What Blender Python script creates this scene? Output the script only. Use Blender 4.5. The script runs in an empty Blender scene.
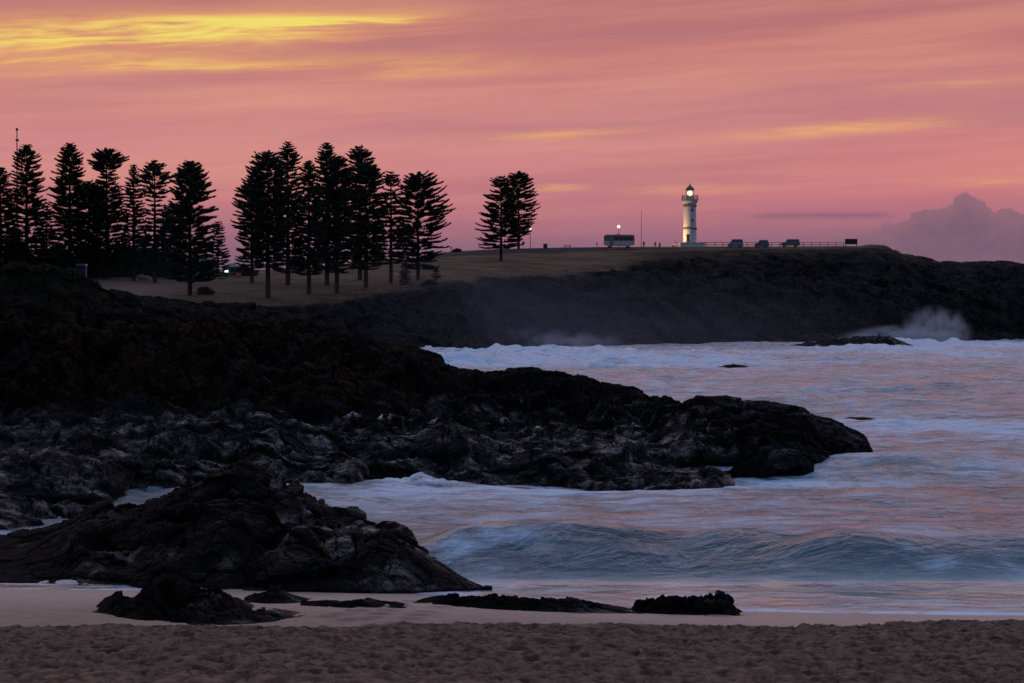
import bpy, math, random
import numpy as np
from mathutils import Vector

# ------------------------------------------------------------------ camera, world, sun, exposure
SC = bpy.context.scene
COL = SC.collection
LENS = 70.0
F = 1024 * LENS / 36.0          # focal length in pixels of the 1024 wide frame
H = 5.0                         # camera height above the water
HY = 318.0                      # picture row of the true horizon
cam_d = bpy.data.cameras.new('camera')
cam = bpy.data.objects.new('camera', cam_d)
COL.objects.link(cam)
cam_d.lens = LENS
cam_d.sensor_width = 36
cam_d.clip_start = 0.5
cam_d.clip_end = 40000
cam.location = (0, 0, H)
cam.rotation_euler = (math.radians(90) - math.atan((341.5 - HY) / F), 0, 0)
SC.camera = cam

SC.view_settings.view_transform = 'Standard'
SC.view_settings.look = 'None'
SC.view_settings.gamma = 1
SC.view_settings.exposure = 0
SC.view_settings.use_curve_mapping = False
SC.cycles.use_denoising = True
SC.cycles.max_bounces = 6
SC.cycles.volume_bounces = 0
SC.cycles.volume_step_rate = 2
SC.cycles.sample_clamp_indirect = 4

SUN_EL, SUN_AZ = 2.0, -20.0     # the sun is just below the cloud, left of the frame centre


class S:
    """a node socket with arithmetic"""
    def __init__(s, sock): s.k = sock
    def __add__(a, b): return M('ADD', a, b)
    def __radd__(a, b): return M('ADD', b, a)
    def __sub__(a, b): return M('SUBTRACT', a, b)
    def __rsub__(a, b): return M('SUBTRACT', b, a)
    def __mul__(a, b): return M('MULTIPLY', a, b)
    def __rmul__(a, b): return M('MULTIPLY', b, a)
    def __truediv__(a, b): return M('DIVIDE', a, b)


NT = None


def put(sock, v):
    if isinstance(v, S): NT.links.new(v.k, sock)
    elif v is not None: sock.default_value = v


def M(op, a, b=None, clamp=False):
    n = NT.nodes.new('ShaderNodeMath'); n.operation = op; n.use_clamp = clamp
    put(n.inputs[0], a)
    if b is not None: put(n.inputs[1], b)
    return S(n.outputs[0])


def smooth(x, a, b, lo=0.0, hi=1.0):
    n = NT.nodes.new('ShaderNodeMapRange'); n.interpolation_type = 'SMOOTHSTEP'
    put(n.inputs[0], x); put(n.inputs[1], a); put(n.inputs[2], b); put(n.inputs[3], lo); put(n.inputs[4], hi)
    return S(n.outputs[0])


def gauss(x, c, w):
    t = (x - c) / w
    return M('EXPONENT', M('MULTIPLY', t * t, -1.0))


def vec(x, y, z=0.0):
    n = NT.nodes.new('ShaderNodeCombineXYZ')
    put(n.inputs[0], x); put(n.inputs[1], y); put(n.inputs[2], z)
    return S(n.outputs[0])


def noise(v, scale=1.0, detail=4.0, rough=0.55, dist=0.0):
    n = NT.nodes.new('ShaderNodeTexNoise')
    put(n.inputs['Vector'], v); n.inputs['Scale'].default_value = scale
    n.inputs['Detail'].default_value = detail; n.inputs['Roughness'].default_value = rough
    n.inputs['Distortion'].default_value = dist
    return S(n.outputs[0])


def voronoi(v, scale=1.0, feature='F1', rnd=1.0):
    n = NT.nodes.new('ShaderNodeTexVoronoi'); n.feature = feature
    put(n.inputs['Vector'], v); n.inputs['Scale'].default_value = scale; n.inputs['Randomness'].default_value = rnd
    return S(n.outputs['Distance'])


def c4(c): return (c[0], c[1], c[2], 1.0)


def mix(f, a, b, mode='MIX'):
    n = NT.nodes.new('ShaderNodeMix'); n.data_type = 'RGBA'; n.blend_type = mode
    put(n.inputs[0], f)
    put(n.inputs[6], a if isinstance(a, S) else c4(a)); put(n.inputs[7], b if isinstance(b, S) else c4(b))
    return S(n.outputs[2])


def ramp(x, stops, interp='LINEAR'):
    n = NT.nodes.new('ShaderNodeValToRGB'); r = n.color_ramp; r.interpolation = interp
    while len(r.elements) < len(stops): r.elements.new(0.5)
    for e, (p, c) in zip(r.elements, stops): e.position = p; e.color = c4(c)
    put(n.inputs[0], x)
    return S(n.outputs[0])


def curve(x, pts):
    n = NT.nodes.new('ShaderNodeFloatCurve'); c = n.mapping.curves[0]
    while len(c.points) < len(pts): c.points.new(0.5, 0.5)
    for p, (a, b) in zip(c.points, pts): p.location = (a, b)
    n.mapping.update()
    put(n.inputs['Value'], x)
    return S(n.outputs[0])


def AZ(px): return math.degrees(math.atan((px - 512) / F))
def EL(py): return math.degrees(math.atan((HY - py) / F))


world = bpy.data.worlds.new('World')
SC.world = world
world.use_nodes = True
NT = world.node_tree
NT.nodes.clear()
tc = NT.nodes.new('ShaderNodeTexCoord')
sp = NT.nodes.new('ShaderNodeSeparateXYZ')
NT.links.new(tc.outputs['Generated'], sp.inputs[0])
dx, dy, dz = (S(o) for o in sp.outputs)
az = M('ARCTAN2', dx, dy) * 57.29578
el = M('ARCSINE', dz) * 57.29578
# cloud warp and streak noises: long flat cloud sheets, rising a little to the right
warp = noise(vec(az * 0.10, el * 0.55), 1.0, 3.0)
elw = el + (warp - 0.5) * 0.9
elt = elw - az * 0.055
n1 = noise(vec(az * 0.050, elt * 0.70, 3.1), 1.0, 5.0, 0.5, 0.0)
n2 = noise(vec(az * 0.11, elt * 2.3, 7.7), 1.0, 5.0, 0.55, 0.1)
n3 = noise(vec(az * 0.5, elt * 6.0, 1.7), 1.0, 4.0, 0.6, 0.4)
base = ramp(M('DIVIDE', elw, 90.0, True), [
    (0.000, (.150, .095, .160)), (0.017, (.200, .115, .180)), (0.026, (.340, .145, .205)),
    (0.038, (.555, .195, .225)), (0.054, (.635, .250, .245)), (0.070, (.575, .225, .225)),
    (0.086, (.530, .190, .185)), (0.102, (.460, .170, .175)), (0.124, (.88, .56, .48)), (0.17, (.72, .53, .57)),
    (0.25, (.62, .53, .72)), (0.42, (.45, .55, .86)), (1.0, (.27, .42, .73))])
low = smooth(el, 11.0, 24.0, 1.0, 0.0)
sal = smooth(n1, 0.46, 0.72) * low * smooth(el, 2.2, 4.0)
col = mix(sal * 0.60, base, (.72, .31, .23))
mau = smooth(n1, 0.50, 0.32) * low * smooth(el, 2.0, 3.5)
col = mix(mau * 0.45, col, (.43, .175, .20))
fine = (n2 - 0.5) * 1.0 * low * smooth(el, 1.5, 4.0)
col = mix(M('MULTIPLY', fine, 1.0, True), col, (.80, .38, .24))
col = mix(M('MULTIPLY', fine, -1.0, True), col, (.40, .145, .18))
# the gold break in the cloud, upper left
eg = el + (n2 - 0.5) * 0.8 + (n3 - 0.5) * 0.25 + (warp - 0.5) * 0.5
g1 = gauss(eg, az * 0.055 + (EL(44) + 0.055 * 14.2), 0.55) * smooth(az, AZ(540), AZ(180))
g2 = gauss(eg, az * 0.012 + (EL(67) + 0.012 * 10), 0.26) * smooth(az, AZ(-200), AZ(60)) * smooth(az, AZ(620), AZ(380)) * 0.62
g3 = gauss(eg, az * 0.05 + (EL(24) - 0.05 * AZ(280)), 0.22) * smooth(az, AZ(60), AZ(230)) * smooth(az, AZ(500), AZ(380)) * 0.6
gold = (g1 + g2 + g3) * smooth(n3 * 0.45 + n2 * 0.55, 0.32, 0.66, 0.30, 1.12)
col = mix(M('MULTIPLY', gold, 1.2, True), col, (.82, .40, .15))
col = mix(smooth(gold, 0.40, 1.15) * 0.90, col, (.88, .75, .16))
# small orange streaks further right and lower
def streak(px, py, w, h, tilt, amt):
    e = el + (n2 - 0.5) * 0.35
    m = gauss(e, (az - AZ(px)) * tilt + EL(py), h * 0.0288) * gauss(az, AZ(px), w * 0.0288)
    return m * smooth(n3, 0.3, 0.6, 0.35, 1.1) * amt
st = streak(835, 133, 105, 6, 0.05, 0.75) + streak(560, 135, 70, 4, 0.05, 0.6) + streak(556, 188, 26, 2.5, 0.05, 0.8) \
    + streak(960, 90, 80, 5, 0.05, 0.35) + streak(690, 190, 60, 6, 0.0, 0.35) + streak(1000, 186, 60, 5, 0.0, 0.4)
col = mix(M('MULTIPLY', st, 1.0, True), col, (.86, .43, .17))
rose = gauss(el, EL(165), 0.9) * smooth(az, AZ(560), AZ(980))
col = mix(rose * 0.25, col, (.70, .165, .165))
# grey-violet bank near the horizon, thin dark bar and cumulus tower on the right
bar = gauss(el + (n3 - .5) * 0.12, EL(217), 0.085) * smooth(az, AZ(735), AZ(775)) * smooth(az, AZ(905), AZ(870))
col = mix(bar * 0.7, col, (.26, .115, .175))
cp = [(-100, 246), (300, 246), (690, 243), (800, 240), (860, 233), (884, 229), (906, 222), (916, 215), (936, 209),
      (946, 207), (952, 201), (962, 197), (974, 202), (986, 208), (996, 214), (1012, 216), (1030, 214), (1060, 226), (1124, 240)]
ux = (az - AZ(-100)) / (AZ(1124) - AZ(-100))
prof = curve(M('MULTIPLY', ux, 1.0, True), [((AZ(a) - AZ(-100)) / (AZ(1124) - AZ(-100)), EL(b) / 5.0) for a, b in cp]) * 5.0
bump = (0.55 - voronoi(vec(az * 1.9 + (n3 - 0.5) * 0.5, el * 1.9 + (n2 - 0.5) * 0.5, 2.0), 1.0) * 1.0) * 0.30 * smooth(az, AZ(840), AZ(900)) + (noise(vec(az * 4.0, el * 4.0, 2.0), 1.0, 5.0, 0.65) - 0.5) * 0.36 * smooth(az, AZ(800), AZ(900)) + (n3 - 0.5) * 0.10
dcl = prof + bump - el
soft = smooth(az, AZ(820), AZ(915), 0.30, 0.045)
cm = smooth(dcl / soft, -1.0, 1.0) * smooth(az, AZ(300), AZ(900), 0.45, 0.95)
ccol = mix(smooth(dcl, 0.0, 0.8), (.270, .135, .185), (.185, .110, .165))
ccol = mix((noise(vec(az * 1.5, el * 2.2, 5.0), 1.0, 5.0, 0.65) - 0.38) * 1.3, ccol, (.30, .155, .20))
col = mix(cm, col, ccol)
# the western half behind the camera is still in the blue of the night
west = ramp(M('DIVIDE', el, 90.0, True), [(0.0, (.10, .095, .150)), (0.08, (.12, .12, .20)), (0.3, (.17, .21, .34)), (1.0, (.27, .42, .73))])
col = mix(smooth(dy, 0.70, -0.25), col, west)
sky = NT.nodes.new('ShaderNodeTexSky')
sky.sky_type = 'NISHITA'
sky.sun_disc = False
sky.sun_elevation = math.radians(SUN_EL)
sky.sun_rotation = math.radians(SUN_AZ)
bg1 = NT.nodes.new('ShaderNodeBackground'); put(bg1.inputs[0], S(sky.outputs[0])); bg1.inputs[1].default_value = 0.05
bg2 = NT.nodes.new('ShaderNodeBackground'); put(bg2.inputs[0], col); bg2.inputs[1].default_value = 1.0
mx = NT.nodes.new('ShaderNodeMixShader')
put(mx.inputs[0], smooth(el, 10.0, 50.0, 1.0, 0.8))     # thin cloud over the clear sky, open overhead
NT.links.new(bg1.outputs[0], mx.inputs[1]); NT.links.new(bg2.outputs[0], mx.inputs[2])
wo = NT.nodes.new('ShaderNodeOutputWorld')
NT.links.new(mx.outputs[0], wo.inputs[0])

sun_d = bpy.data.lights.new('sun', 'SUN')
sun_d.energy = 0.10             # before sunrise: hardly more than the glow of the cloud
sun_d.angle = math.radians(14)
sun_d.color = (1.0, 0.62, 0.42)
sun = bpy.data.objects.new('sun', sun_d)
COL.objects.link(sun)
sd = Vector((math.sin(math.radians(SUN_AZ)), math.cos(math.radians(SUN_AZ)), math.tan(math.radians(SUN_EL + 3))))
sun.rotation_euler = (-sd).to_track_quat('-Z', 'Y').to_euler()

# ------------------------------------------------------------------ numpy noise
RNG = np.random.RandomState(7)
PERM = np.concatenate([RNG.permutation(256)] * 3)
GR = RNG.normal(size=(256, 3)); GR /= np.linalg.norm(GR, axis=1)[:, None]
RV = RNG.rand(256)
RO = RNG.rand(256, 3)


def hsh(i, j, k): return PERM[PERM[PERM[i & 255] + (j & 255)] + (k & 255)]


def perlin(p):
    p = np.asarray(p, float)
    i0 = np.floor(p).astype(int); f = p - i0
    u = f * f * f * (f * (f * 6 - 15) + 10)
    out = 0
    for a in (0, 1):
        wa = u[:, 0] if a else 1 - u[:, 0]
        for b in (0, 1):
            wb = u[:, 1] if b else 1 - u[:, 1]
            for c in (0, 1):
                wc = u[:, 2] if c else 1 - u[:, 2]
                g = GR[hsh(i0[:, 0] + a, i0[:, 1] + b, i0[:, 2] + c)]
                out = out + wa * wb * wc * ((f[:, 0] - a) * g[:, 0] + (f[:, 1] - b) * g[:, 1] + (f[:, 2] - c) * g[:, 2])
    return out * 1.5


def fbm(p, o=4, gain=0.5):
    s = 0; a = 1.0
    for k in range(o):
        s = s + a * perlin(p * 2.0 ** k + 17.3 * k); a *= gain
    return s


def ridged(p, o=4, gain=0.5):
    s = 0; a = 1.0
    for k in range(o):
        s = s + a * (1 - 2 * np.abs(perlin(p * 2.03 ** k + 11.1 * k))); a *= gain
    return s


def worley(p):
    i0 = np.floor(p).astype(int)
    n = len(p)
    f1 = np.full(n, 9.0); f2 = np.full(n, 9.0); idv = np.zeros(n)
    for a in (-1, 0, 1):
        for b in (-1, 0, 1):
            for c in (-1, 0, 1):
                q = i0 + (a, b, c)
                h = hsh(q[:, 0], q[:, 1], q[:, 2])
                d = np.linalg.norm(q + RO[h] - p, axis=1)
                nearer = d < f1
                f2 = np.where(nearer, f1, np.minimum(f2, d))
                idv = np.where(nearer, RV[h], idv)
                f1 = np.where(nearer, d, f1)
    return f1, f2, idv


def facets(p):
    """cells of a Voronoi mosaic, each a tilted plane: F1, F2, cell value, height of the plane"""
    i0 = np.floor(p).astype(int)
    n = len(p)
    f1 = np.full(n, 9.0); f2 = np.full(n, 9.0); idv = np.zeros(n); tl = np.zeros(n)
    for a in (-1, 0, 1):
        for b in (-1, 0, 1):
            for c in (-1, 0, 1):
                q = i0 + (a, b, c)
                h = hsh(q[:, 0], q[:, 1], q[:, 2])
                v = p - q - RO[h]
                d = np.abs(v) @ np.array([0.6, 0.6, 0.6]) * 0.5 + np.linalg.norm(v, axis=1) * 0.5
                nearer = d < f1
                f2 = np.where(nearer, f1, np.minimum(f2, d))
                idv = np.where(nearer, RV[h], idv)
                tl = np.where(nearer, (v * GR[h]).sum(1), tl)
                f1 = np.where(nearer, d, f1)
    return f1, f2, idv, tl


def sstep(x, a, b):
    t = np.clip((x - a) / (b - a), 0, 1)
    return t * t * (3 - 2 * t)


# ------------------------------------------------------------------ mesh helpers
def W(px, py, Y): return Vector(((px - 512) / F * Y, Y, H + (HY - py) / F * Y))
def ZP(py, Y): return H + (HY - py) / F * Y
def YG(py, z=0.0): return F * (H - z) / (py - HY)


def tag(o, label=None, cat=None, group=None, kind=None):
    if label: o['label'] = label
    if cat: o['category'] = cat
    if group: o['group'] = group
    if kind: o['kind'] = kind
    return o


def link(name, me, mat=None, parent=None):
    if mat is not None and not me.materials: me.materials.append(mat)
    o = bpy.data.objects.new(name, me)
    COL.objects.link(o)
    o.parent = parent
    return o


def empty(name, loc, rz=0.0):
    o = bpy.data.objects.new(name, None)
    o.empty_display_size = 0.5
    COL.objects.link(o)
    o.location = loc; o.rotation_euler = (0, 0, rz)
    return o


def np_mesh(name, v, q, smooth_=True, attrs=None):
    me = bpy.data.meshes.new(name)
    v = np.asarray(v, np.float32); q = np.asarray(q, np.int32)
    n, k = q.shape
    me.vertices.add(len(v)); me.vertices.foreach_set('co', v.ravel())
    me.loops.add(n * k); me.loops.foreach_set('vertex_index', q.ravel())
    me.polygons.add(n)
    me.polygons.foreach_set('loop_start', np.arange(n, dtype=np.int32) * k)
    me.polygons.foreach_set('use_smooth', np.full(n, smooth_))
    me.update(calc_edges=True)
    for nm, a in (attrs or {}).items():
        at = me.attributes.new(nm, 'FLOAT', 'POINT')
        at.data.foreach_set('value', np.asarray(a, np.float32).ravel())
    me.validate()
    return me


def grid_quads(nr, nc):
    r, c = np.meshgrid(np.arange(nr - 1), np.arange(nc - 1), indexing='ij')
    a = (r * nc + c).ravel()
    return np.stack([a, a + 1, a + nc + 1, a + nc], 1)


def grid_normals(P):
    du = np.gradient(P, axis=1); dv = np.gradient(P, axis=0)
    n = np.cross(du, dv)
    return n / (np.linalg.norm(n, axis=2)[..., None] + 1e-9)


class MB:
    def __init__(s): s.v = []; s.f = []; s.sm = []

    def add(s, vs, fs, sm=False):
        b = len(s.v); s.v += [tuple(x) for x in vs]
        s.f += [tuple(b + i for i in f) for f in fs]; s.sm += [sm] * len(fs)
        return s

    def box(s, c, d, rz=0.0, tx=1.0, ty=1.0):
        x, y, z = d[0] / 2, d[1] / 2, d[2] / 2
        co, si = math.cos(rz), math.sin(rz)
        vs = []
        for k, (sx, sy) in ((-1, (1, 1)), (1, (tx, ty))):
            for a, b in ((-1, -1), (1, -1), (1, 1), (-1, 1)):
                X, Y = a * x * sx, b * y * sy
                vs.append((c[0] + X * co - Y * si, c[1] + X * si + Y * co, c[2] + k * z))
        return s.add(vs, [(3, 2, 1, 0), (4, 5, 6, 7), (0, 1, 5, 4), (1, 2, 6, 5), (2, 3, 7, 6), (3, 0, 4, 7)])

    def tube(s, p0, p1, r0, r1=None, n=8, caps=True):
        r1 = r0 if r1 is None else r1
        p0, p1 = Vector(p0), Vector(p1)
        d = (p1 - p0).normalized()
        u = d.orthogonal().normalized(); w = d.cross(u)
        vs = []
        for p, r in ((p0, r0), (p1, r1)):
            for i in range(n):
                a = 2 * math.pi * i / n
                vs.append(p + u * (r * math.cos(a)) + w * (r * math.sin(a)))
        fs = [(i, (i + 1) % n, n + (i + 1) % n, n + i) for i in range(n)]
        s.add(vs, fs, True)
        if caps: s.add([vs[i] for i in range(n)][::-1], [tuple(range(n))]); s.add(vs[n:], [tuple(range(n))])
        return s

    def lathe(s, prof, n=24, c=(0, 0, 0), sm=True):
        vs = []
        for r, z in prof:
            for i in range(n):
                a = 2 * math.pi * i / n
                vs.append((c[0] + r * math.cos(a), c[1] + r * math.sin(a), c[2] + z))
        fs = []
        for k in range(len(prof) - 1):
            for i in range(n):
                j = (i + 1) % n
                fs.append((k * n + i, k * n + j, (k + 1) * n + j, (k + 1) * n + i))
        s.add(vs, fs, sm)
        return s

    def prism(s, poly, y0, y1):
        """outline in x,z extruded along y"""
        n = len(poly)
        vs = [(x, y0, z) for x, z in poly] + [(x, y1, z) for x, z in poly]
        fs = [tuple(range(n)), tuple(range(2 * n - 1, n - 1, -1))]
        fs += [(i, i + n, (i + 1) % n + n, (i + 1) % n) for i in range(n)]
        return s.add(vs, fs)

    def build(s, name, mat=None, parent=None, label=None):
        me = bpy.data.meshes.new(name)
        me.from_pydata([tuple(v) for v in s.v], [], s.f)
        me.polygons.foreach_set('use_smooth', s.sm)
        me.update()
        o = link(name, me, mat, parent)
        if label: o['label'] = label
        return o


# ------------------------------------------------------------------ materials
def mat_new(name):
    global NT
    m = bpy.data.materials.new(name); m.use_nodes = True
    NT = m.node_tree; NT.nodes.clear()
    out = NT.nodes.new('ShaderNodeOutputMaterial')
    return m, out


def bsdf(color, rough=0.7, spec=0.5, metal=0.0, normal=None, ior=None, emit=None, es=0.0, trans=0.0):
    b = NT.nodes.new('ShaderNodeBsdfPrincipled')
    put(b.inputs['Base Color'], color if isinstance(color, S) else c4(color))
    put(b.inputs['Roughness'], rough); put(b.inputs['Specular IOR Level'], spec); put(b.inputs['Metallic'], metal)
    if normal: put(b.inputs['Normal'], normal)
    if ior: b.inputs['IOR'].default_value = ior
    if emit is not None: b.inputs['Emission Color'].default_value = c4(emit); b.inputs['Emission Strength'].default_value = es
    if trans: b.inputs['Transmission Weight'].default_value = trans
    return b


def bumpn(h, strength=0.5, dist=0.05):
    n = NT.nodes.new('ShaderNodeBump'); n.inputs['Strength'].default_value = strength
    n.inputs['Distance'].default_value = dist
    put(n.inputs['Height'], h)
    return S(n.outputs[0])


def attr(nm):
    n = NT.nodes.new('ShaderNodeAttribute'); n.attribute_name = nm
    return S(n.outputs['Fac'])


def objco():
    n = NT.nodes.new('ShaderNodeTexCoord'); return S(n.outputs['Object'])


def sepv(v):
    n = NT.nodes.new('ShaderNodeSeparateXYZ'); put(n.inputs[0], v)
    return [S(o) for o in n.outputs]


def plain(name, c, rough=0.6, spec=0.4, metal=0.0, var=0.25, sc=3.0, emit=None, es=0.0):
    m, out = mat_new(name)
    co = objco()
    n = noise(co, sc, 4.0)
    cc = mix(smooth(n, 0.3, 0.7) * 1.0, tuple(x * (1 - var) for x in c), tuple(min(1, x * (1 + var)) for x in c))
    b = bsdf(cc, rough + 0.0, spec, metal, emit=emit, es=es)
    NT.links.new(b.outputs[0], out.inputs[0])
    return m


def rock_mat(name, dark, mid, brown, wetspec=0.5, sc=1.0):
    m, out = mat_new(name)
    co = objco()
    a = noise(co, 0.7 * sc, 6.0, 0.6)
    b2 = noise(co, 4.0 * sc, 5.0, 0.65)
    c = mix(smooth(a * 0.6 + b2 * 0.4, 0.38, 0.62), dark, mid)
    c = mix(attr('brown') * smooth(noise(co, 0.7 * sc, 5.0, 0.65), 0.35, 0.6), c, mix(smooth(b2, .35, .65), brown, tuple(v * .35 for v in brown)))
    c = mix(attr('grass') * smooth(b2, 0.3, 0.5), c, (.022, .022, .012))
    wet = attr('wet') * smooth(noise(co, 0.9 * sc, 6.0, 0.7), 0.46, 0.66, 0.03, 1.0)
    x, y, z = sepv(co)
    st = noise(vec(x * 1.2 + z * 1.6, y * 1.2, z * 6.0 - x * 2.0), 2.0 * sc, 5.0, 0.65)
    h = voronoi(co, 6.0 * sc, 'F1') * 0.5 + voronoi(co, 15.0 * sc, 'F1') * 0.28 + st * 0.35 + b2 * 0.3 + noise(co, 22.0 * sc, 4.0, 0.7) * 0.25
    r = smooth(b2, 0.3, 0.7, 0.18, 0.36) * wet + (1.0 - wet) * 0.85
    b = bsdf(c, r, wet * wetspec * 0.75 + 0.03, normal=bumpn(h, 1.0, 0.16 / sc))
    NT.links.new(b.outputs[0], out.inputs[0])
    return m


M_ROCK = rock_mat('basalt', (.004, .004, .0048), (.009, .0085, .0095), (.046, .026, .017), 0.80)
M_FAR = None

# ------------------------------------------------------------------ lofted land forms
def loft(tables, rows, px, smooth_w=9):
    """tables: curves from the back to the front, entries (px, Y, z); returns (rows, cols, 3) and v"""
    cur = []
    k = np.ones(smooth_w) / smooth_w
    pad = smooth_w // 2
    for t in tables:
        t = sorted(t)
        x = [e[0] for e in t]
        Y = np.interp(px, x, [e[1] for e in t]); Z = np.interp(px, x, [e[2] for e in t])
        if smooth_w > 1:
            Y = np.convolve(np.pad(Y, pad, 'edge'), k, 'valid'); Z = np.convolve(np.pad(Z, pad, 'edge'), k, 'valid')
        cur.append((Y, Z))
    Ps = []; vs = []
    for i, n in enumerate(rows):
        last = i == len(rows) - 1
        for j in range(n + (1 if last else 0)):
            s = j / n
            Y = cur[i][0] * (1 - s) + cur[i + 1][0] * s; Z = cur[i][1] * (1 - s) + cur[i + 1][1] * s
            Ps.append(np.stack([(px - 512) / F * Y, Y, Z], 1)); vs.append(i + s)
    return np.array(Ps), np.array(vs), cur


def rock_disp(p, big=0.5, blk=0.3, fine=0.06, s=1.0, flow=(0.34, -0.90, -0.26)):
    """weathered basalt: big lumps, long tilted beds that run down along flow, broken into blocks"""
    p = p / s
    w = np.stack([fbm(p * 0.35 + o, 3) for o in (0.0, 31.0, 57.0)], 1) * 0.10
    q = p + w
    a = np.array(flow); a = a / np.linalg.norm(a)
    b = np.cross(a, (0, 0, 1.0)); b /= np.linalg.norm(b)
    c = np.cross(a, b)
    R = np.stack([q @ a * 0.24, q @ b, q @ c], 1)
    d = big * (0.55 * fbm(p * 0.22, 3) + 0.30 * (ridged(R * 0.45, 2) - 0.6))
    d += blk * 0.12 * fbm(R * np.array([1.2, 1.0, 1.0]) + 4.0, 2)
    for fr, am in ((np.array([1.9, 0.55, 0.70]), 0.85), (np.array([3.6, 1.5, 1.7]), 0.42), (np.array([8.0, 3.8, 4.2]), 0.19)):
        f1, f2, k, tl = facets(R * fr + fr[0] * 3.1)
        d += blk * am * ((k - 0.5) * 1.0 + tl * 0.75) - blk * am * 0.30 * (1 - sstep(f2 - f1, 0.0, 0.10))
    d += fine * (ridged(R * np.array([9.0, 6.5, 6.5]), 3, 0.6) - 0.8) * 0.8
    return d * s


def P(px, py, Y): return (px, Y, ZP(py, Y))
def G(px, py, z=0.0): return (px, YG(py, z), z)

# --- the near rocky headland
sky_c = [P(-220, 255, 80), P(-60, 256, 80), P(0, 259, 80), P(45, 263, 80), P(80, 269, 80), P(92, 278, 80), P(106, 286, 80), P(122, 292, 81),
         P(150, 297, 82), P(190, 299, 83), P(222, 303, 84), P(250, 306, 85), P(300, 314, 86), P(340, 329, 86), P(380, 344, 86),
         P(415, 353, 86), P(436, 357, 85), P(446, 367, 84), P(470, 368, 83), P(520, 368, 82), P(560, 375, 81), P(600, 381, 80),
         P(640, 390, 79), P(690, 399, 77), P(720, 402, 76), P(760, 406, 75), P(800, 411, 74), P(840, 421, 72), P(860, 430, 70.5),
         P(868, 435, 70), P(873, 446, 69.5), (877, 69, 0.1), (884, 69, -0.6)]
back_c = [(p, Y + 9, -1.0) for p, Y, z in sky_c]
brk_c = [P(-220, 300, 76), P(0, 305, 76), P(100, 312, 77), P(200, 318, 79), P(300, 327, 81), P(340, 336, 82), P(380, 350, 82), P(430, 364, 81.5), P(446, 372, 81),
         P(520, 376, 79), P(600, 390, 76.5), P(690, 408, 74), P(724, 414, 70), P(800, 424, 68), P(850, 436, 68.0), P(866, 440, 68.3), P(872, 452, 68.6), (877, 68.6, 0.0), (884, 68.6, -0.7)]
foot_c = [P(-220, 410, 70), P(0, 412, 70), P(120, 408, 71), P(300, 412, 72), P(440, 420, 72.5), P(540, 422, 72), P(600, 425, 71), P(690, 440, 68), P(724, 452, 66.5),
          P(745, 452, 65.5), P(800, 450, 66.2), P(850, 450, 67.2), P(868, 458, 68.2), (876, 68.2, -0.1), (884, 68.2, -0.8)]
edge_c = [P(-220, 470, 56), P(0, 480, 54), P(60, 484, 54), P(105, 488, 55), P(135, 482, 58), P(200, 470, 61), P(300, 462, 63), P(345, 464, 62.5), P(440, 462, 63),
          P(560, 465, 63), P(650, 472, 61.5), P(720, 474, 62), G(738, 470, 0.25), G(800, 471, 0.15), G(850, 464, 0.1), (868, 67.8, 0.0), (876, 67.8, -0.3), (884, 67.8, -0.9)]
base_c = [G(-220, 545), G(0, 530), G(60, 520), G(105, 508), G(118, 494), G(160, 493), G(180, 488), G(260, 484), G(300, 484), G(350, 485), G(364, 477), G(440, 478), G(500, 481),
          G(560, 483), G(610, 488), G(650, 490), G(720, 487), G(740, 476), G(800, 475), G(850, 467), (868, 67.4, -0.1), (876, 67.4, -0.5), (884, 67.4, -1.0)]
under_c = [(p, Y - 1.5, -1.4) for p, Y, z in base_c]
px = np.arange(-220, 885, 1.0)
Pn, vn, near_cur = loft([back_c, sky_c, brk_c, foot_c, edge_c, base_c, under_c], [16, 40, 85, 80, 42, 8], px, 7)
nr, nc = Pn.shape[:2]
N = grid_normals(Pn)
if N[nr // 2, nc // 2, 2] < 0: N = -N
flat = Pn.reshape(-1, 3)
vv = np.repeat(vn, nc)
d = rock_disp(flat, 1.2, 0.40, 0.03)
pxs = np.tile(px, nr)
cliff = sstep(vv, 1.6, 2.0) * (1 - sstep(vv, 2.9, 3.2))
# vertical joints on the cliff
cols = worley(np.stack([flat[:, 0] * 1.3 + 0.3 * fbm(flat * 0.8, 2), flat[:, 1] * 1.3, flat[:, 2] * 0.28], 1))
d += cliff * (0.35 * (cols[2] - 0.5) - 0.30 * (1 - sstep(cols[1] - cols[0], 0, 0.25)))
amp = np.interp(vv, [0, 1, 1.5, 3, 3.2, 4, 5, 6], [0.6, 0.40, 0.8, 1.0, 0.8, 0.75, 0.6, 0.4])
amp *= np.interp(pxs, [-220, 690, 760, 850, 884], [1, 1, 0.85, 0.6, 0.3])
Pd = flat + N.reshape(-1, 3) * (d * amp)[:, None]
zz = Pd[:, 2]
wetn = fbm(Pd * 0.45, 3)
NEAR = Pd.copy()
wet = np.clip(sstep(zz + wetn * 0.8, 2.3, 1.0) * np.interp(pxs, [-220, 60, 300, 730, 760], [0.7, 0.8, 1.0, 1.0, 0.3]), 0, 1)
brown = sstep(vv, 1.3, 1.8) * (1 - sstep(vv, 2.6, 3.1)) * np.interp(pxs, [0, 60, 420, 480], [0.3, 1, 1, 0.2])
grassn = sstep(vv, 1.9, 1.1) * np.interp(pxs, [-220, 90, 300, 360], [0.7, 0.7, 0.3, 0])
me = np_mesh('rocky_headland', Pd, grid_quads(nr, nc), False, {'wet': wet, 'brown': brown, 'grass': grassn})
o = link('rocky_headland', me, M_ROCK)
tag(o, 'low black basalt headland running from the left edge out into the surf', 'headland', kind='structure')


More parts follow.
